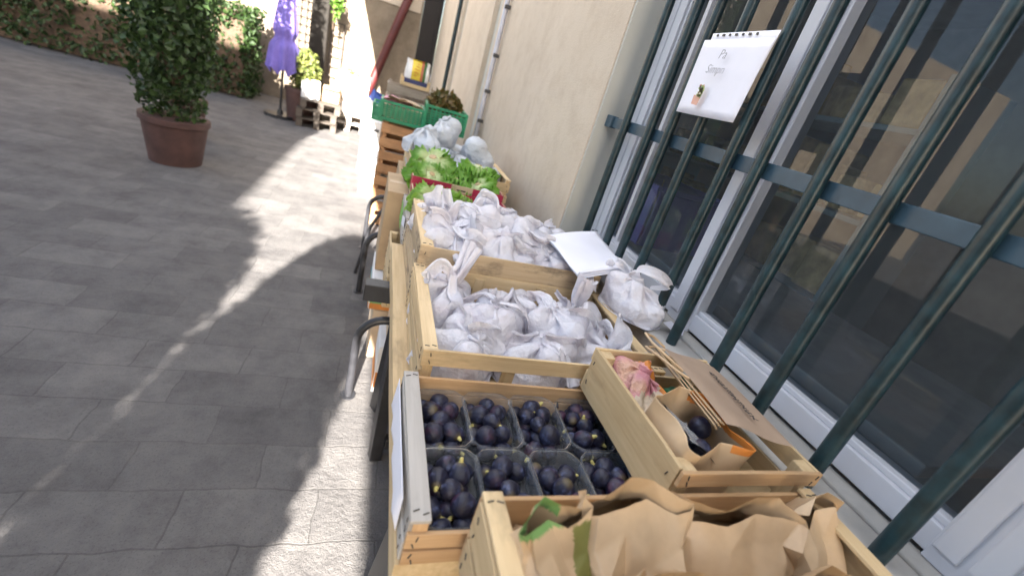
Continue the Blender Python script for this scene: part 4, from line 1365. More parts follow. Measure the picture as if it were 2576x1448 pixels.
# ================================================================== THE STALL
tb = thing('trestle_table', 'plank table on black steel trestles carrying the near crates', 'table', (0.5, 1.0, 0))
board('table_plank', tb, (-0.229, 0.12, 0.770), (0.30, 1.36, 0.060), 'pale', False, 0, 0.0005)
board('table_plank', tb, (0.075, 0.12, 0.770), (0.30, 1.36, 0.060), 'pale', False, 0, 0.0005)
board('table_plank', tb, (0.303, 0.12, 0.770), (0.15, 1.36, 0.060), 'pale', False, 0, 0.0005)
for yy in (0.44, -0.42):
    t_ = MB()
    t_.bb(-0.465 if yy > 0 else -0.35, 0.36, yy + 0.06, yy + 0.12, 0.672, 0.739)
    for sx in (-0.32, 0.28):
        t_.tube([(sx, yy + 0.05, 0.676), (sx + (0.0 if sx < 0 else 0.02), yy - 0.04, 0.0)], 0.034, 4)
        t_.tube([(sx, yy + 0.05, 0.676), (sx + (0.0 if sx < 0 else 0.02), yy + 0.26, 0.0)], 0.034, 4)
    t_.bb(-0.29, 0.25, yy - 0.05, yy - 0.01, 0.055, 0.105)
    t_.build('trestle', ['black'], tb, bevel=0.003)

# fig crate -------------------------------------------------------------
figc = crate('shallow grey white crate of figs in clear punnets, nearest the picture\'s bottom left', 0.126, 0.76, 0.437, 0.800, 0.8015, 0.094,
             [(0.002, 0.033), (0.036, 0.068)], [(0.0, 0.045), (0.048, 0.088)], [(0.0, 0.043), (0.047, 0.092)], [(0.0, 0.043), (0.047, 0.092)],
             'grey', cap=0.031, frontmat='warm', postmat='warm', capmat='grey', uprights=0, backmat='warm')
m = MB()
nn = 9
V = []
for i in range(nn):
    for j in range(nn):
        V.append((-0.004 - 0.006 * abs(math.sin(i * 1.3)) * (1 - j / (nn - 1)), -0.13 + 0.30 * i / (nn - 1), 0.012 + 0.075 * j / (nn - 1)))
m = MB(); m.bb(-0.300, 0.300, -0.165, 0.165, 0.0072, 0.0078); m.build('shade_sheet', ['black'], figc)  # black sheet standing in for the shade between the figs
meshobj('paper_label', V, grid_faces(nn, nn, False), 'white', figc, True, loc=(-0.3195, 0, 0), solid=0.0006)

def punnet_mesh(w, d, h):
    V, Fc = [], []
    prof = [(0.80, 0.004), (0.90, 0.0), (0.955, h * 0.6), (0.985, h), (1.03, h + 0.0015), (1.045, h - 0.004)]
    ch = 0.26
    def ring(s):
        a, b = w / 2 * s, d / 2 * s
        c = ch * w
        pts = []
        for (cx, cy, a0) in ((a - c, b - c, 0), (-a + c, b - c, 90), (-a + c, -b + c, 180), (a - c, -b + c, 270)):
            for k in range(5):
                t = R(a0 + 90 * k / 4)
                q = 0.93 if k == 2 else 1.0
                pts.append((cx + c * q * math.cos(t), cy + c * q * math.sin(t)))
        return pts
    n = 20
    for s, z in prof:
        V += [(x, y, z) for x, y in ring(s)]
    for j in range(len(prof) - 1):
        for i in range(n):
            Fc.append((j * n + i, j * n + (i + 1) % n, (j + 1) * n + (i + 1) % n, (j + 1) * n + i))
    Fc.append(tuple(range(n))[::-1])
    return V, Fc

def fig_meshes():
    out = []
    for k in range(4):
        gg = np.random.default_rng(100 + k)
        nu, nv = 28, 20
        V = []
        ph = gg.uniform(0, 6, 3)
        for j in range(nv):
            t = j / (nv - 1)
            b = math.pi * t
            r_ = math.sin(b) ** 0.9
            z = -math.cos(b)
            z = z if z < 0.1 else 0.1 + (z - 0.1) * 1.28
            r_ *= 1 - 0.16 * max(0, z) ** 1.5
            for i in range(nu):
                a = 2 * math.pi * i / nu
                q = 1 + 0.03 * math.sin(2 * a + ph[0]) + 0.018 * math.sin(5 * a + ph[1]) + 0.012 * math.sin(9 * a + ph[2] + z * 2)
                V.append((0.0225 * r_ * q * math.cos(a), 0.0225 * r_ * q * math.sin(a), 0.0215 * z))
        me = bpy.data.meshes.new("fig")
        me.from_pydata(V, [], grid_faces(nu, nv))
        me.materials.append(MAT['fig'])
        me.polygons.foreach_set("use_smooth", [True] * len(me.polygons))
        out.append(me)
    ms = MB(); ms.tube([(0, 0, 0.0235), (0.0006, 0, 0.0285), (0.0016, 0.0008, 0.0335), (0.0022, 0.0012, 0.0355)], [0.0058, 0.0042, 0.0036, 0.0026], 9)
    st = bpy.data.meshes.new("stem"); st.from_pydata([tuple(v) for v in ms.v], [], ms.f); st.materials.append(MAT['figstem'])
    return out, st
FIGS, STEM = fig_meshes()
pv, pf = punnet_mesh(0.113, 0.162, 0.056)
PM = None
colx = (0.208, 0.318, 0.428, 0.546, 0.664)
ords = ('first', 'second', 'third', 'fourth', 'fifth')
for ri, (py, dz) in enumerate(((0.703, 0.0), (0.5325, 0.0))):
    row = ('back', 'front')[ri]
    for ci, px in enumerate(colx):
        o = meshobj('fruit_punnet', pv, pf, 'punnet', None, True, loc=(px, py, 0.8100), rot=(0, 0, random.uniform(-0.025, 0.025))) if PM is None else None
        if PM is None: PM = o.data
        else:
            o = bpy.data.objects.new('fruit_punnet', PM); link(o); o.location = (px, py, 0.8100); o.rotation_euler = (0, 0, random.uniform(-0.025, 0.025))
        tag(o, f'clear plastic fig punnet, {ords[ci]} from the left in the {row} row', 'punnet', 'clear punnets in the fig crate')
        spots = []
        for b in range(4):
            for a in range(3 if b % 2 else 2):
                off = 0.034 * (a - (1.0 if b % 2 else 0.5))
                spots.append((off + random.uniform(-0.003, 0.003), -0.0555 + 0.037 * b + random.uniform(-0.003, 0.003), 0.0215))
        top = [(-0.019, -0.040, 0.047), (0.017, -0.034, 0.048), (-0.002, -0.006, 0.051), (-0.021, 0.022, 0.047), (0.018, 0.026, 0.049), (0.0, 0.052, 0.046)]
        random.shuffle(top)
        for (fx, fy, fz) in spots + top[:random.choice((5, 6, 6))]:
            fo = bpy.data.objects.new('fig', random.choice(FIGS)); link(fo)
            fo.location = (px + fx, py + fy, 0.8085 + fz + random.uniform(-0.002, 0.003))
            fo.rotation_euler = (random.uniform(-2.9, 2.9), random.uniform(-2.9, 2.9), random.uniform(0, 6.28))
            s = random.uniform(0.80, 1.0); fo.scale = (s, s, s * random.uniform(0.95, 1.05))
            tag(fo, f'ripe dark purple fig in the {ords[ci]} {row} row punnet from the left', 'fig', 'ripe figs in the clear punnets')
            if random.random() < 0.55:
                so = bpy.data.objects.new('stem', STEM); link(so, fo)

# crate of tied bags behind the figs ---------------------------------------
crate('deep slatted crate of tied white bags directly behind the figs', 0.160, 0.812, 0.8195, 1.284, 0.8015, 0.139,
      [(0.0, 0.050), (0.104, 0.146)], [(0.0, 0.050), (0.09, 0.142)], [(0.0, 0.036), (0.05, 0.086), (0.10, 0.137)], [(0.0, 0.036), (0.05, 0.086), (0.10, 0.137)], 'pale')
GB = 'knotted white bags in the crate behind the figs'
BM = bag_variants('bag', 8, 3, 'film')
BAGS = [((0.262, 1.165, 0), 2, 0.3, (1.0, 1.0, 1.2), (0, 0), 'tall white bag at the back left of the crate behind the figs'),
        ((0.478, 1.175, 0), 0, 1.2, (1.05, 1.05, 1.1), (0, 0), 'low white bag in the middle of the back of the crate behind the figs'),
        ((0.690, 1.165, 0), 5, 2.2, (1.05, 1.05, 1.1), (0, 0), 'white bag at the back right of the crate behind the figs'),
        ((0.275, 0.945, 0), 1, 3.6, (1.05, 1.05, 1.1), (0, 0), 'white bag at the front left of the crate behind the figs'),
        ((0.485, 0.945, 0), 3, 4.4, (1.05, 1.05, 1.12), (0, 0), 'white bag of onions at the front middle of the crate behind the figs'),
        ((0.690, 0.950, 0), 4, 0.9, (1.05, 1.05, 1.15), (0, 0), 'white bag at the front right of the crate behind the figs'),
        ((0.375, 1.055, 0.055), 6, 5.2, (0.92, 0.92, 0.9), (0.35, 0.2), 'white bag slumped over others left of centre in the crate behind the figs'),
        ((0.590, 1.050, 0.060), 7, 2.9, (0.92, 0.92, 0.9), (-0.3, 0.25), 'white bag slumped over others right of centre in the crate behind the figs')]
for (bx_, by_, bz_), k, rz, sc3, tl, lab in BAGS:
    sim_bag(lab, (bx_, by_, 0.8115 + bz_), BM[k], rz, sc3, GB, tilt=tl, straps=2 if tl == (0, 0) else 3)
# bag leaning on the sill
sim_bag('white bag with raised handles squeezed between crate edge and window bars', (0.872, 1.150, 0.9475), BM[3], 0.5, (0.68, 1.10, 1.0), None, mat='film2')
sb_ = bpy.data.objects['plastic_bag.%03d' % (len([o for o in bpy.data.objects if o.name.startswith('plastic_bag')]) - 1)]
for k_, pts_ in enumerate(([(-0.02, 0.05, 0.10), (-0.015, 0.02, 0.150), (0.02, -0.04, 0.165), (0.045, -0.07, 0.150), (0.02, -0.02, 0.115)],
                           [(0.02, 0.06, 0.09), (-0.02, 0.10, 0.13), (-0.05, 0.13, 0.12), (-0.055, 0.16, 0.07)])):
    v_, f_ = strap_mesh(pts_, 0.030, 77 + k_, twist=2.6)
    meshobj('handle', v_, f_, 'film2', sb_, True)
sc_ = MB(); sc_.box((0, 0, 0.004), (0.06, 0.05, 0.003), 0, (0.2, 0.1, 0.5)); sc_.box((0.01, -0.015, 0.014), (0.05, 0.04, 0.003), 0, (0.5, -0.2, 0.9))
tag(sc_.build('paper_scrap', ['white'], loc=(0.985, 1.06, 0.962)), 'crumpled white paper scrap on the sill beside the bag', 'paper')

# stacked crates behind -------------------------------------------------------
crate('lower slatted crate under the crate with the paper pad', 0.165, 0.80, 1.288, 1.79, 0.8015, 0.108, [(0.0, 0.04), (0.06, 0.102)], [(0.0, 0.04), (0.06, 0.102)],
      [(0.0, 0.04), (0.055, 0.10)], [(0.0, 0.04), (0.055, 0.10)], 'stained')
crate('stained upper crate of white bags with the paper pad lying on it', 0.170, 0.808, 1.286, 1.79, 0.922, 0.080, [(0.002, 0.085)], [(0.0, 0.085)],
      [(0.0, 0.036), (0.044, 0.079)], [(0.0, 0.036), (0.044, 0.079)], 'stained', cap=0.040, capmat='pale', postmat='pale', uprights=0)
GC = 'knotted white bags in the upper crate'
CB = [((0.262, 1.670, 0), 4, 0.4, (1.0, 1.0, 0.88), (0, 0), 'white bag with a tall loose top at the back left of the upper crate'),
      ((0.478, 1.650, 0.01), 7, 1.9, (1.1, 1.05, 1.15), (0, 0), 'white bag with puffed top at the back middle of the upper crate'),
      ((0.690, 1.665, 0), 1, 5.0, (1.05, 1.05, 0.95), (0, 0), 'flat white bag at the back right of the upper crate'),
      ((0.285, 1.420, 0), 0, 5.6, (1.1, 1.08, 1.05), (0, 0), 'white bag with pinkish contents at the front left of the upper crate'),
      ((0.490, 1.425, 0), 3, 0.9, (1.08, 1.08, 0.95), (0, 0), 'white bag at the front middle of the upper crate'),
      ((0.690, 1.420, 0), 6, 0.2, (1.05, 1.05, 0.80), (0, 0), 'white bag half hidden under the paper pad in the upper crate'),
      ((0.385, 1.530, 0.05), 1, 1.0, (1.0, 1.0, 0.75), (0.3, -0.25), 'white bag slumped across others in the left half of the upper crate'),
      ((0.600, 1.535, 0.035), 7, 0.1, (1.0, 1.0, 0.70), (0.25, 0.2), 'white bag slumped across others beside the paper pad')]
for q, ((bx_, by_, bz_), k, rz, sc3, tl, lab) in enumerate(CB):
    sim_bag(lab, (bx_, by_, 0.932 + bz_), BM[k], rz, sc3, GC, tilt=tl, mat='film2' if q < 3 else None, straps=2 if tl == (0, 0) else 3)
# pad of papers
pd = thing('paper_pad', 'pad of white paper lying askew on the bags in the upper crate', 'paper', (0.79, 1.41, 1.040))
for s_ in range(3):
    V = []
    n1 = 14
    A, B, C_, D_ = [np.array(q) for q in ((-0.158, 0.078, 0.010), (0.136, 0.240, 0.022), (0.150, -0.105, 0.006), (-0.128, -0.214, -0.002))]
    for i in range(n1):
        for j in range(n1):
            u, v = i / (n1 - 1), j / (n1 - 1)
            p = A * (1 - u) * (1 - v) + B * u * (1 - v) + C_ * u * v + D_ * (1 - u) * v
            p = p + np.array([0.006 * s_, -0.004 * s_, -0.005 * s_ - 0.004 * s_ * (u - 0.5) ** 2])
            p[2] += 0.012 * math.sin(u * 3.0 + 0.3) * (0.4 + 0.6 * v) + 0.006 * math.sin(v * 5 + u * 2)
            V.append(p)
    meshobj('paper_sheet', V, grid_faces(n1, n1, False), 'white', pd, True, solid=0.0012)
m = MB(); m.box((0.092, 0.19, 0.044), (0.010, 0.006, 0.003)); m.box((0.112, 0.196, 0.043), (0.008, 0.006, 0.003)); m.build('paper_clip', ['clip'], pd)

# lettuce -------------------------------------------------------------------
def lettuce_mesh(seed, Rr, N=46):
    gg = np.random.default_rng(seed)
    V, Fc, UV = [], [], []
    nu, nv = 13, 12
    for k in range(N):
        az = k * 2.39996 + gg.uniform(-0.25, 0.25)
        lvl = k / N
        L = Rr * gg.uniform(0.85, 1.2) * (0.75 + 0.35 * lvl)
        drop = 0.25 + 0.75 * lvl
        wdt = Rr * gg.uniform(0.55, 0.8)
        ph = gg.uniform(0, 6, 4); fq = gg.uniform(4.5, 7.0)
        rise = gg.uniform(0.2, 0.6) * (1 - lvl * 0.7)
        b = len(V)
        d = np.array([math.cos(az), math.sin(az), 0]); s = np.array([-math.sin(az), math.cos(az), 0])
        for j in range(nv):
            v = j / (nv - 1)
            for i in range(nu):
                u = i / (nu - 1) * 2 - 1
                wv = wdt * (0.22 + 0.95 * v ** 0.8 - 0.25 * v ** 4)
                edge = max(abs(u) ** 2, v ** 3)
                ruf = edge * v * Rr * (0.20 * math.sin(fq * u * 2.2 + ph[0] + 3 * v) + 0.13 * math.sin(fq * 2.1 * u + 9 * v + ph[1]))
                r_ = L * v * (1 - 0.12 * u * u)
                z = Rr * (0.55 + rise * math.sin(v * 2.2) - drop * v ** 1.8) - 0.10 * Rr * u * u * (1 - v) + ruf
                p = d * (0.10 * Rr + r_ + 0.5 * ruf) + s * u * wv * 0.62 + np.array([0, 0, z])
                V.append(p); UV.append((u, v * (0.55 + 0.45 * (0.35 + 0.65 * abs(u) ** 0.5))))
        for j in range(nv - 1):
            for i in range(nu - 1):
                a = b + j * nu + i; Fc.append((a, a + 1, a + nu + 1, a + nu))
    return np.array(V), Fc, UV
LET = [lettuce_mesh(500 + k, 0.095) for k in range(3)]
def lettuce(label, loc, s, rot, mat, k, group='frilly lettuces in the boxes'):
    e = thing('lettuce', label, 'lettuce', loc, 0, group, rot=rot)
    e.scale = (s, s, s)
    v, f, uv = LET[k % 3]
    meshobj('leaves', v, f, mat, e, True, uv=uv)
    m = MB(); m.tube([(0, 0, 0.015), (0, 0, 0.045), (0, 0, 0.066), (0, 0, 0.078), (0, 0, 0.083)], [0.048, 0.045, 0.036, 0.024, 0.016], 14)
    m.build('pale_core', ['core'], e, True)
    m = MB(); m.tube([(0, 0, 0.082), (0, 0, 0.0865)], [0.017, 0.015], 12); m.build('cut_stem', ['corecut'], e, True)
    return e
def tray_box(label, x0, x1, y0, y1, z0, h, band, group='raspberry red lettuce boxes'):
    e = thing('lettuce_box', label, 'box', ((x0 + x1) / 2, (y0 + y1) / 2, z0), 0, group)
    W, D, t = x1 - x0, y1 - y0, 0.006
    m = MB()
    m.bb(-W / 2, W / 2, -D / 2, D / 2, 0, t)
    m.bb(-W / 2, W / 2, -D / 2, -D / 2 + t, t, h); m.bb(-W / 2, W / 2, D / 2 - t, D / 2, t, h)
    m.bb(-W / 2, -W / 2 + t, -D / 2 + t, D / 2 - t, t, h); m.bb(W / 2 - t, W / 2, -D / 2 + t, D / 2 - t, t, h)
    m.build('card_tray', ['cardshade'], e)
    m = MB(); zb = h - band
    q = 0.0015
    m.bb(-W / 2 + 0.001, -0.04, -D / 2 - q, -D / 2 - 0.0003, zb, h + 0.001); m.bb(0.07, W / 2 - 0.001, -D / 2 - q, -D / 2 - 0.0003, zb, h + 0.001)
    m.bb(W / 2 + 0.0003, W / 2 + q, -D / 2 + 0.001, D / 2 - 0.001, zb, h + 0.001); m.bb(-W / 2 - q, -W / 2 - 0.0003, -D / 2 + 0.001, D / 2 - 0.001, zb, h + 0.001)
    m.bb(W / 2 - t - q, W / 2 - t - 0.0003, -D / 2 + t + 0.001, D / 2 - t - 0.001, zb, h + 0.001)
    m.bb(-W / 2 + t, W / 2 - t, D / 2 - t - q, D / 2 - t - 0.0003, zb, h + 0.001)
    m.build('red_band', ['red'], e)
    m = MB(); m.box((0.012, -D / 2 - 0.001, h - 0.022), (0.045, 0.0012, 0.006)); m.build('printed_mark', ['ink'], e)
    return e
crate('pale crate under the nearer lettuce box with lime and white labels', 0.160, 0.69, 1.80, 2.19, 0.776, 0.125, [(0.0, 0.05), (0.07, 0.12)], [(0.0, 0.05), (0.07, 0.12)], [(0.0, 0.04), (0.05, 0.08), (0.09, 0.125)], [(0.0, 0.05), (0.07, 0.12)], 'grey', cap=0.02)
tray_box('raspberry red box of pale lettuces in front of the fuller lettuce box', 0.185, 0.650, 1.80, 2.185, 0.915, 0.055, 0.03)
tray_box('taller raspberry red box of lettuces behind the pale ones', 0.185, 0.650, 2.19, 2.595, 0.915, 0.090, 0.050)
lettuce('pale lettuce at the left of the nearer red box', (0.265, 1.975, 0.925), 0.95, (0.35, -0.1, 0.4), 'lettuce_pale', 0)
lettuce('pale lettuce right of another in the nearer red box', (0.405, 1.99, 0.918), 0.95, (0.35, 0.15, 1.9), 'lettuce_pale', 1)
lettuce('lettuce half hidden by white bags at the right of the nearer red box', (0.565, 1.97, 0.905), 0.85, (0.2, 0.1, 2.7), 'lettuce_pale', 2)
lettuce('dark green lettuce on the left at the back of the taller red box', (0.30, 2.44, 0.975), 1.25, (0.25, -0.2, 0.2), 'lettuce', 1)
lettuce('dark green lettuce on the right at the back of the taller red box', (0.535, 2.44, 0.985), 1.18, (0.25, 0.15, 2.2), 'lettuce', 2)
lettuce('lettuce with pale cut base at the front left of the taller red box', (0.262, 2.285, 0.955), 0.9, (0.45, -0.25, 1.0), 'lettuce', 0)
lettuce('lettuce with pale cut base at the front middle of the taller red box', (0.405, 2.275, 0.945), 0.9, (0.45, 0.0, 3.0), 'lettuce', 2)
lettuce('lettuce with pale cut base at the front right of the taller red box', (0.555, 2.285, 0.950), 0.9, (0.45, 0.2, 4.6), 'lettuce', 1)
# labels stapled on the left of the stack
lb = MB(); lb.box((0, 0, 0), (0.0015, 0.13, 0.085)); tag(lb.build('lime_label', ['lime'], loc=(0.1560, 2.07, 0.842), rot=(0.15, 0, 0)), 'lime green card label on the crate side below the lettuces', 'label')
lb = MB(); lb.box((0, 0, 0), (0.0015, 0.15, 0.04)); tag(lb.build('white_label', ['white'], loc=(0.1560, 1.90, 0.868), rot=(-0.25, 0, 0)), 'narrow white label on the crate side in front of the lime one', 'label')
lb = MB(); lb.box((0, 0, 0), (0.0015, 0.12, 0.05)); tag(lb.build('pink_label', ['pinklabel'], loc=(0.180, 2.43, 0.955), rot=(0.1, 0, 0)), 'pink printed label on the side of the taller red box', 'label')

# crate with grey bags --------------------------------------------------------
crate('pale crate of blue grey bags behind the lettuces', 0.19, 0.80, 2.62, 3.28, 0.86, 0.14, [(0.0, 0.05), (0.07, 0.125)], [(0.0, 0.05), (0.07, 0.125)], [(0.0, 0.05), (0.07, 0.13)], [(0.0, 0.05), (0.07, 0.13)], 'pale', cap=0.03)
GG = 'blue grey bags behind the lettuces'
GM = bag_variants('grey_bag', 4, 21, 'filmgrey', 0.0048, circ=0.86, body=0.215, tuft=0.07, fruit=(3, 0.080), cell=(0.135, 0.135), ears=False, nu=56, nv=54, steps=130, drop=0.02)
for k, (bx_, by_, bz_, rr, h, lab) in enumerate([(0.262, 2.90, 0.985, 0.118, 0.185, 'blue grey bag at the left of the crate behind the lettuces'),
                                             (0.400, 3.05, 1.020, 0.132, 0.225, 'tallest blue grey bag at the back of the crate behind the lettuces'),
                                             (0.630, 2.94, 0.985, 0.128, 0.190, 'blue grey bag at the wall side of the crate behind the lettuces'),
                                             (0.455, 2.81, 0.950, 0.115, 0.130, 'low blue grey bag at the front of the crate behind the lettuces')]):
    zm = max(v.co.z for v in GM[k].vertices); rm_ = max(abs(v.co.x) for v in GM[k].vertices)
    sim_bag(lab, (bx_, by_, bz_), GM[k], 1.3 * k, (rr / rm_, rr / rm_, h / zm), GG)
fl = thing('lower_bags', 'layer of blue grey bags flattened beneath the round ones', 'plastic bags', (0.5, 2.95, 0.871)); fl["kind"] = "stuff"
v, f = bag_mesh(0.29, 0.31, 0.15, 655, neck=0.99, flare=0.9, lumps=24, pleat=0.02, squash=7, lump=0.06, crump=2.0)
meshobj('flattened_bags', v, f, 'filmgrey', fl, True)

# boxes and supports under the far part of the stall
def open_box(label, x0, x1, y0, y1, z0, z1, mat, name='cardboard_box', group=None):
    e = thing(name, label, 'box', ((x0 + x1) / 2, (y0 + y1) / 2, z0), 0, group)
    W, D, H = x1 - x0, y1 - y0, z1 - z0
    m = MB(); m.bb(-W / 2, W / 2, -D / 2, D / 2, 0, H); m.build('box_body', [mat], e, bevel=0.004)
    m = MB(); m.bb(-W / 2 + 0.01, W / 2 - 0.01, -0.025, 0.025, H + 0.0005, H + 0.0015); m.build('tape', ['cardshade'], e)
    return e
crate('pale wooden crate at the table end below the stained crates', 0.118, 0.72, 1.685, 2.03, 0.55, 0.222, [(0.0, 0.06), (0.08, 0.14), (0.16, 0.218)], [(0.0, 0.06), (0.08, 0.14), (0.16, 0.218)],
      [(0.0, 0.06), (0.08, 0.14), (0.16, 0.218)], [(0.0, 0.06), (0.08, 0.14), (0.16, 0.218)], 'pale', cap=0.0)
open_box('large brown cardboard box under the lettuce boxes', 0.085, 0.66, 2.20, 2.60, 0.48, 0.905, 'card')
open_box('plain brown cardboard box under the crate of blue grey bags', 0.16, 0.74, 2.64, 3.24, 0.42, 0.852, 'card')
carton('white carton with teal, green and orange bands under the stall', (0.30, 2.28, 0.30), 0.44, 0.36, 0.172, 'whitebox', [(0.055, 0.075, 'bluegreen'), (0.035, 0.055, 'greenprint'), (0.002, 0.035, 'orangeprint')])
carton('plain pale carton on the paving under the banded one', (0.32, 2.3, 0), 0.42, 0.4, 0.295, 'cardshade')
carton('brown carton on the paving under the plain box', (0.42, 2.94, 0), 0.5, 0.5, 0.415, 'card')
carton('white and orange carton on the paving under the table', (0.36, 1.93, 0.0), 0.42, 0.24, 0.26, 'whitebox', [(0.03, 0.12, 'orangeprint')])
carton('brown carton on the white and orange one under the table', (0.38, 1.90, 0.265), 0.40, 0.26, 0.22, 'cardshade', [(0.14, 0.20, 'white')])

# steel hoops beside the stall
def hoop(label, y, x, h, reach, rad=0.019, lean=0.0):
    rb_ = 0.115
    pts = [(x, y, 0.0), (x + lean * 0.5, y, (h - rb_) * 0.6), (x + lean, y, h - rb_)]
    for k in range(1, 9):
        a = math.pi - k * math.pi / 16
        pts.append((x + lean + rb_ + rb_ * math.cos(a), y, h - rb_ + rb_ * math.sin(a)))
    pts.append((x + reach - rb_, y, h + 0.012))
    for k in range(1, 9):
        a = math.pi / 2 - k * math.pi / 16
        pts.append((x + reach - rb_ + rb_ * math.cos(a), y, h + 0.012 - rb_ + rb_ * math.sin(a)))
    pts.append((x + reach, y, 0.0))
    e = thing('steel_hoop', label, 'hoop', (x, y, 0), 0, 'bent steel hoops under the stall')
    m = MB(); m.tube([(p[0] - x, p[1] - y, p[2]) for p in pts], rad, 12); m.build('bent_tube', ['tube'], e, True)
    for fx in (0, reach):
        m = MB(); m.tube([(fx, 0, 0.0), (fx, 0, 0.006)], 0.035, 14); m.build('foot_plate', ['tube'], e, True)
hoop('dark bent steel hoop nearest the camera, its foot in sunlight', 1.775, 0.045, 0.435, 0.60, lean=0.0)
hoop('dark bent steel hoop in the middle with its foot in shade', 2.84, 0.030, 0.445, 0.62)
hoop('farthest bent steel hoop standing in the sun', 3.62, 0.018, 0.465, 0.62, rad=0.017)
m = MB(); m.tube([(0.045, 3.15, 0.36), (0.16, 3.2, 0.60)], 0.012, 8); m.tube([(0.045, 3.15, 0.36), (-0.01, 3.12, 0.0)], 0.012, 8)
tag(m.build('thin_stick', ['tube'], None, True), 'thin dark stick leaning on the boxes between two hoops', 'stick')

# right-hand crate of shopping, standing on the figs -----------------------
crate('pale crate of shopping standing across the right end of the figs', 0.552, 0.886, 0.425, 0.793, 0.9065, 0.113, [(0.0, 0.052), (0.082, 0.113)], [(0.0, 0.05), (0.08, 0.113)], [(0.0, 0.115)], [(0.0, 0.05), (0.07, 0.11)],
      'pale', cap=0.0, post=0.030, frontmat='warm', uprights=0, t=0.008)
bb_ = thing('bread_bag', 'clear bag with pink and orange print in the shopping crate', 'bag', (0.640, 0.700, 0.918), 0)
me = BM[3].copy()
for m_ in ('pinkprint', 'orangeprint'): me.materials.append(MAT[m_])
me.materials[0] = MAT['breadbag']
for p_ in me.polygons:
    c = p_.center
    p_.material_index = 2 if (c.z > 0.07 and 0.03 < c.x < 0.06) else 1 if (c.z > 0.062 and c.y > -0.03) else 0
o = bpy.data.objects.new('bag_body', me); link(o, bb_); o.scale = (0.66, 0.85, 0.85); o.rotation_euler = (0.0, 0.15, 0.3)
o.modifiers.new("fine", 'SUBSURF').render_levels = 1
gn = thing('green_net_bag', 'dark green net bag tucked behind the printed kraft bag', 'bag', (0.735, 0.665, 0.918), 0)
v, f = bag_mesh(0.04, 0.05, 0.095, 723, neck=0.85, lumps=3, nu=40, nv=30); meshobj('bag_body', v, f, 'greensack', gn, True)
# open kraft bag with plums
ok_ = thing('open_kraft_bag', 'open orange rimmed kraft bag of dark fruit in the shopping crate', 'paper bag', (0.660, 0.535, 0.918), 0)
v, f = paper_bag_mesh(0.165, 0.150, 0.125, 731, pinch=0.10, rim=0.006, crump=0.35)
md = [1 if (np.mean(v[list(q)], axis=0)[2] > 0.104 and np.mean(v[list(q)], axis=0)[0] > 0.035) else 0 for q in f]
meshobj('bag_body', v, f, ['kraft_pale', 'orangeprint'], ok_, True, md, solid=0.0006)
V = []
for i in range(10):
    for j in range(8):
        u, w_ = i / 9, j / 7
        V.append((-0.060 + 0.062 * w_, -0.055 + 0.10 * u - 0.02 * w_, 0.118 - 0.03 * w_ + 0.006 * math.sin(u * 9 + w_ * 4)))
meshobj('clear_window', V, grid_faces(8, 10, False), 'window_film', ok_, True)
for k in range(10):
    fo = bpy.data.objects.new('plum', FIGS[k % 4]); link(fo)
    fo.location = (0.660 + random.uniform(-0.045, 0.045), 0.535 + random.uniform(-0.042, 0.042), 0.945 + 0.045 * (k // 5) + random.uniform(0, 0.01))
    fo.rotation_euler = (random.uniform(2.2, 3.9), random.uniform(-0.6, 0.6), 0)
    tag(fo, 'dark round fruit inside the open orange rimmed kraft bag', 'fruit', 'dark fruit in the open kraft bag')
# printed kraft carrier lying on the crate
kb = thing('kraft_carrier', 'flat printed kraft carrier with rope handles on the shopping crate by the window', 'paper bag', (0.795, 0.655, 1.035), 0, rot=(R(-4), R(9), R(-10)))
m = MB()
n1 = 14
V = []
for s in (0, 1):
    for i in range(n1):
        for j in range(n1):
            u, q = i / (n1 - 1), j / (n1 - 1)
            th = 0.010 * math.sin(math.pi * u) ** 0.5 * math.sin(math.pi * q) ** 0.5
            V.append((-0.080 + 0.165 * u, -0.165 + 0.30 * q, (th if s else -th) + 0.003 * math.sin(u * 7 + q * 3)))
Fk = grid_faces(n1, n1, False); Fk = Fk + [tuple(i + n1 * n1 for i in q)[::-1] for q in Fk]
meshobj('bag_panel', V, Fk, 'kraft_grey', kb, True)
m = MB()
for k in range(3): m.box((-0.0835 - 0.004 * k, -0.015, -0.004 - 0.006 * k), (0.012, 0.29, 0.0025), 0, (0, 0.3 + 0.2 * k, 0))
m.build('gusset', ['card'], kb)
m = MB()
m.tube([(-0.078, 0.02, 0.0), (-0.115, 0.03, 0.012), (-0.150, 0.075, 0.020), (-0.150, 0.115, 0.022), (-0.115, 0.135, 0.016), (-0.078, 0.125, 0.004)], 0.0032, 8)
m.build('rope_handle', ['kraft_pale'], kb, True)
m = MB()
m.tube([(-0.078, -0.01, 0.0), (-0.11, 0.0, 0.004), (-0.135, 0.05, 0.004), (-0.14, 0.10, -0.004), (-0.1, 0.125, -0.004), (-0.078, 0.115, 0.0)], 0.0032, 8)
m.build('rope_handle', ['kraft_pale'], kb, True)
m = MB()
random.seed(12)
y = 0.045
while y > -0.125:                                # a line of blurred, unreadable printed marks
    L = random.uniform(0.004, 0.009)
    m.box((0.012 + random.uniform(-0.002, 0.002), y, 0.0122), (random.uniform(0.010, 0.017), L * 0.35, 0.0008), 0, (0, 0, random.uniform(-0.4, 0.4)))
    m.box((0.012 + random.choice((-0.005, 0.0, 0.006)), y - L * 0.4, 0.0122), (0.003, L * 0.8, 0.0008)); y -= L + 0.002
m.build('printed_line', ['ink'], kb)

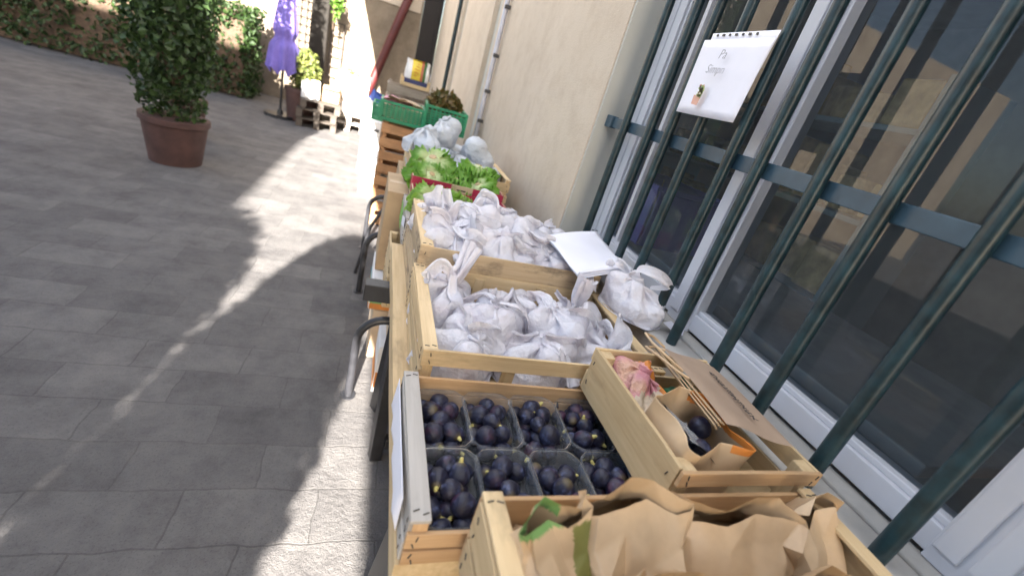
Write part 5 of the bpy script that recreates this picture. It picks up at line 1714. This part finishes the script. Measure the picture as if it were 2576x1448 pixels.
# front crate with kraft bags --------------------------------------------------
tb2 = thing('front_table', 'plank stand carrying the front crate of kraft bags', 'table', (0.53, 0.20, 0))
board('table_plank', tb2, (0.0, 0.0, 0.820), (0.58, 0.44, 0.04), 'oldwood', False)
m = MB()
for sx in (-0.24, 0.24):
    for sy in (-0.18, 0.18): m.bb(sx - 0.02, sx + 0.02, sy - 0.02, sy + 0.02, 0, 0.799)
m.build('stand_legs', ['black'], tb2)
crate('pale front crate of brown kraft bags at the bottom of the picture', 0.209, 0.86, 0.030, 0.418, 0.8415, 0.143, [(0.0, 0.06), (0.08, 0.145)], [(0.0, 0.06), (0.075, 0.140)],
      [(0.0, 0.06), (0.075, 0.140)], [(0.0, 0.06), (0.075, 0.140)], 'pale', cap=0.030, postmat='pale', backmat='warm', uprights=0)
GK = 'brown kraft bags in the front crate'
KB = [((0.300, 0.310), 0.115, 0.14, 0.172, 801, 'crumpled kraft bag with green printed top at the left of the front crate', 'kraft_pale', (0, 0.035), 0.35),
      ((0.430, 0.330), 0.165, 0.14, 0.168, 812, 'wide kraft bag with folded top in the middle of the front crate', 'kraft_pale', (0, 0.035), 0.0),
      ((0.610, 0.320), 0.205, 0.15, 0.158, 823, 'creased kraft bag at the right of the front crate', 'kraft', (0.0, 0.03), -0.2),
      ((0.320, 0.205), 0.140, 0.15, 0.158, 834, 'kraft bag with rounded top nearest the camera in the front crate', 'kraft_pale', (0, 0.03), 0.2),
      ((0.480, 0.215), 0.180, 0.16, 0.142, 845, 'kraft bag in the near middle of the front crate', 'kraft', (0, 0.03), -0.2),
      ((0.680, 0.200), 0.200, 0.16, 0.145, 856, 'kraft bag at the near right of the front crate', 'kraft', (0, 0.03), 0.2),
      ((0.785, 0.320), 0.125, 0.14, 0.150, 867, 'kraft bag at the far right of the front crate', 'kraft_pale', (0, 0.03), 0.1)]
for (bx_, by_), w_, d_, h_, sd, lab, mt, ln, rz in KB:
    e = thing('kraft_bag', lab, 'paper bag', (bx_, by_ + 0.004, 0.862), rz, GK)
    v, f = facet_bag(w_, d_, h_, sd, ln)
    if sd == 801:
        cen = np.array([np.mean(v[list(q)], axis=0) for q in f])
        md = np.where((cen[:, 2] > 0.158) & (cen[:, 0] < 0.01), 1, np.where((cen[:, 0] > 0.022) & (cen[:, 2] > 0.07) & (cen[:, 1] < 0.02), 2, 0))
        o = meshobj('bag_body', v, f, [mt, 'greenprint', 'olive'], e, True, md)
    else:
        o = meshobj('bag_body', v, f, mt, e, True)
    o.data.set_sharp_from_angle(angle=R(42))
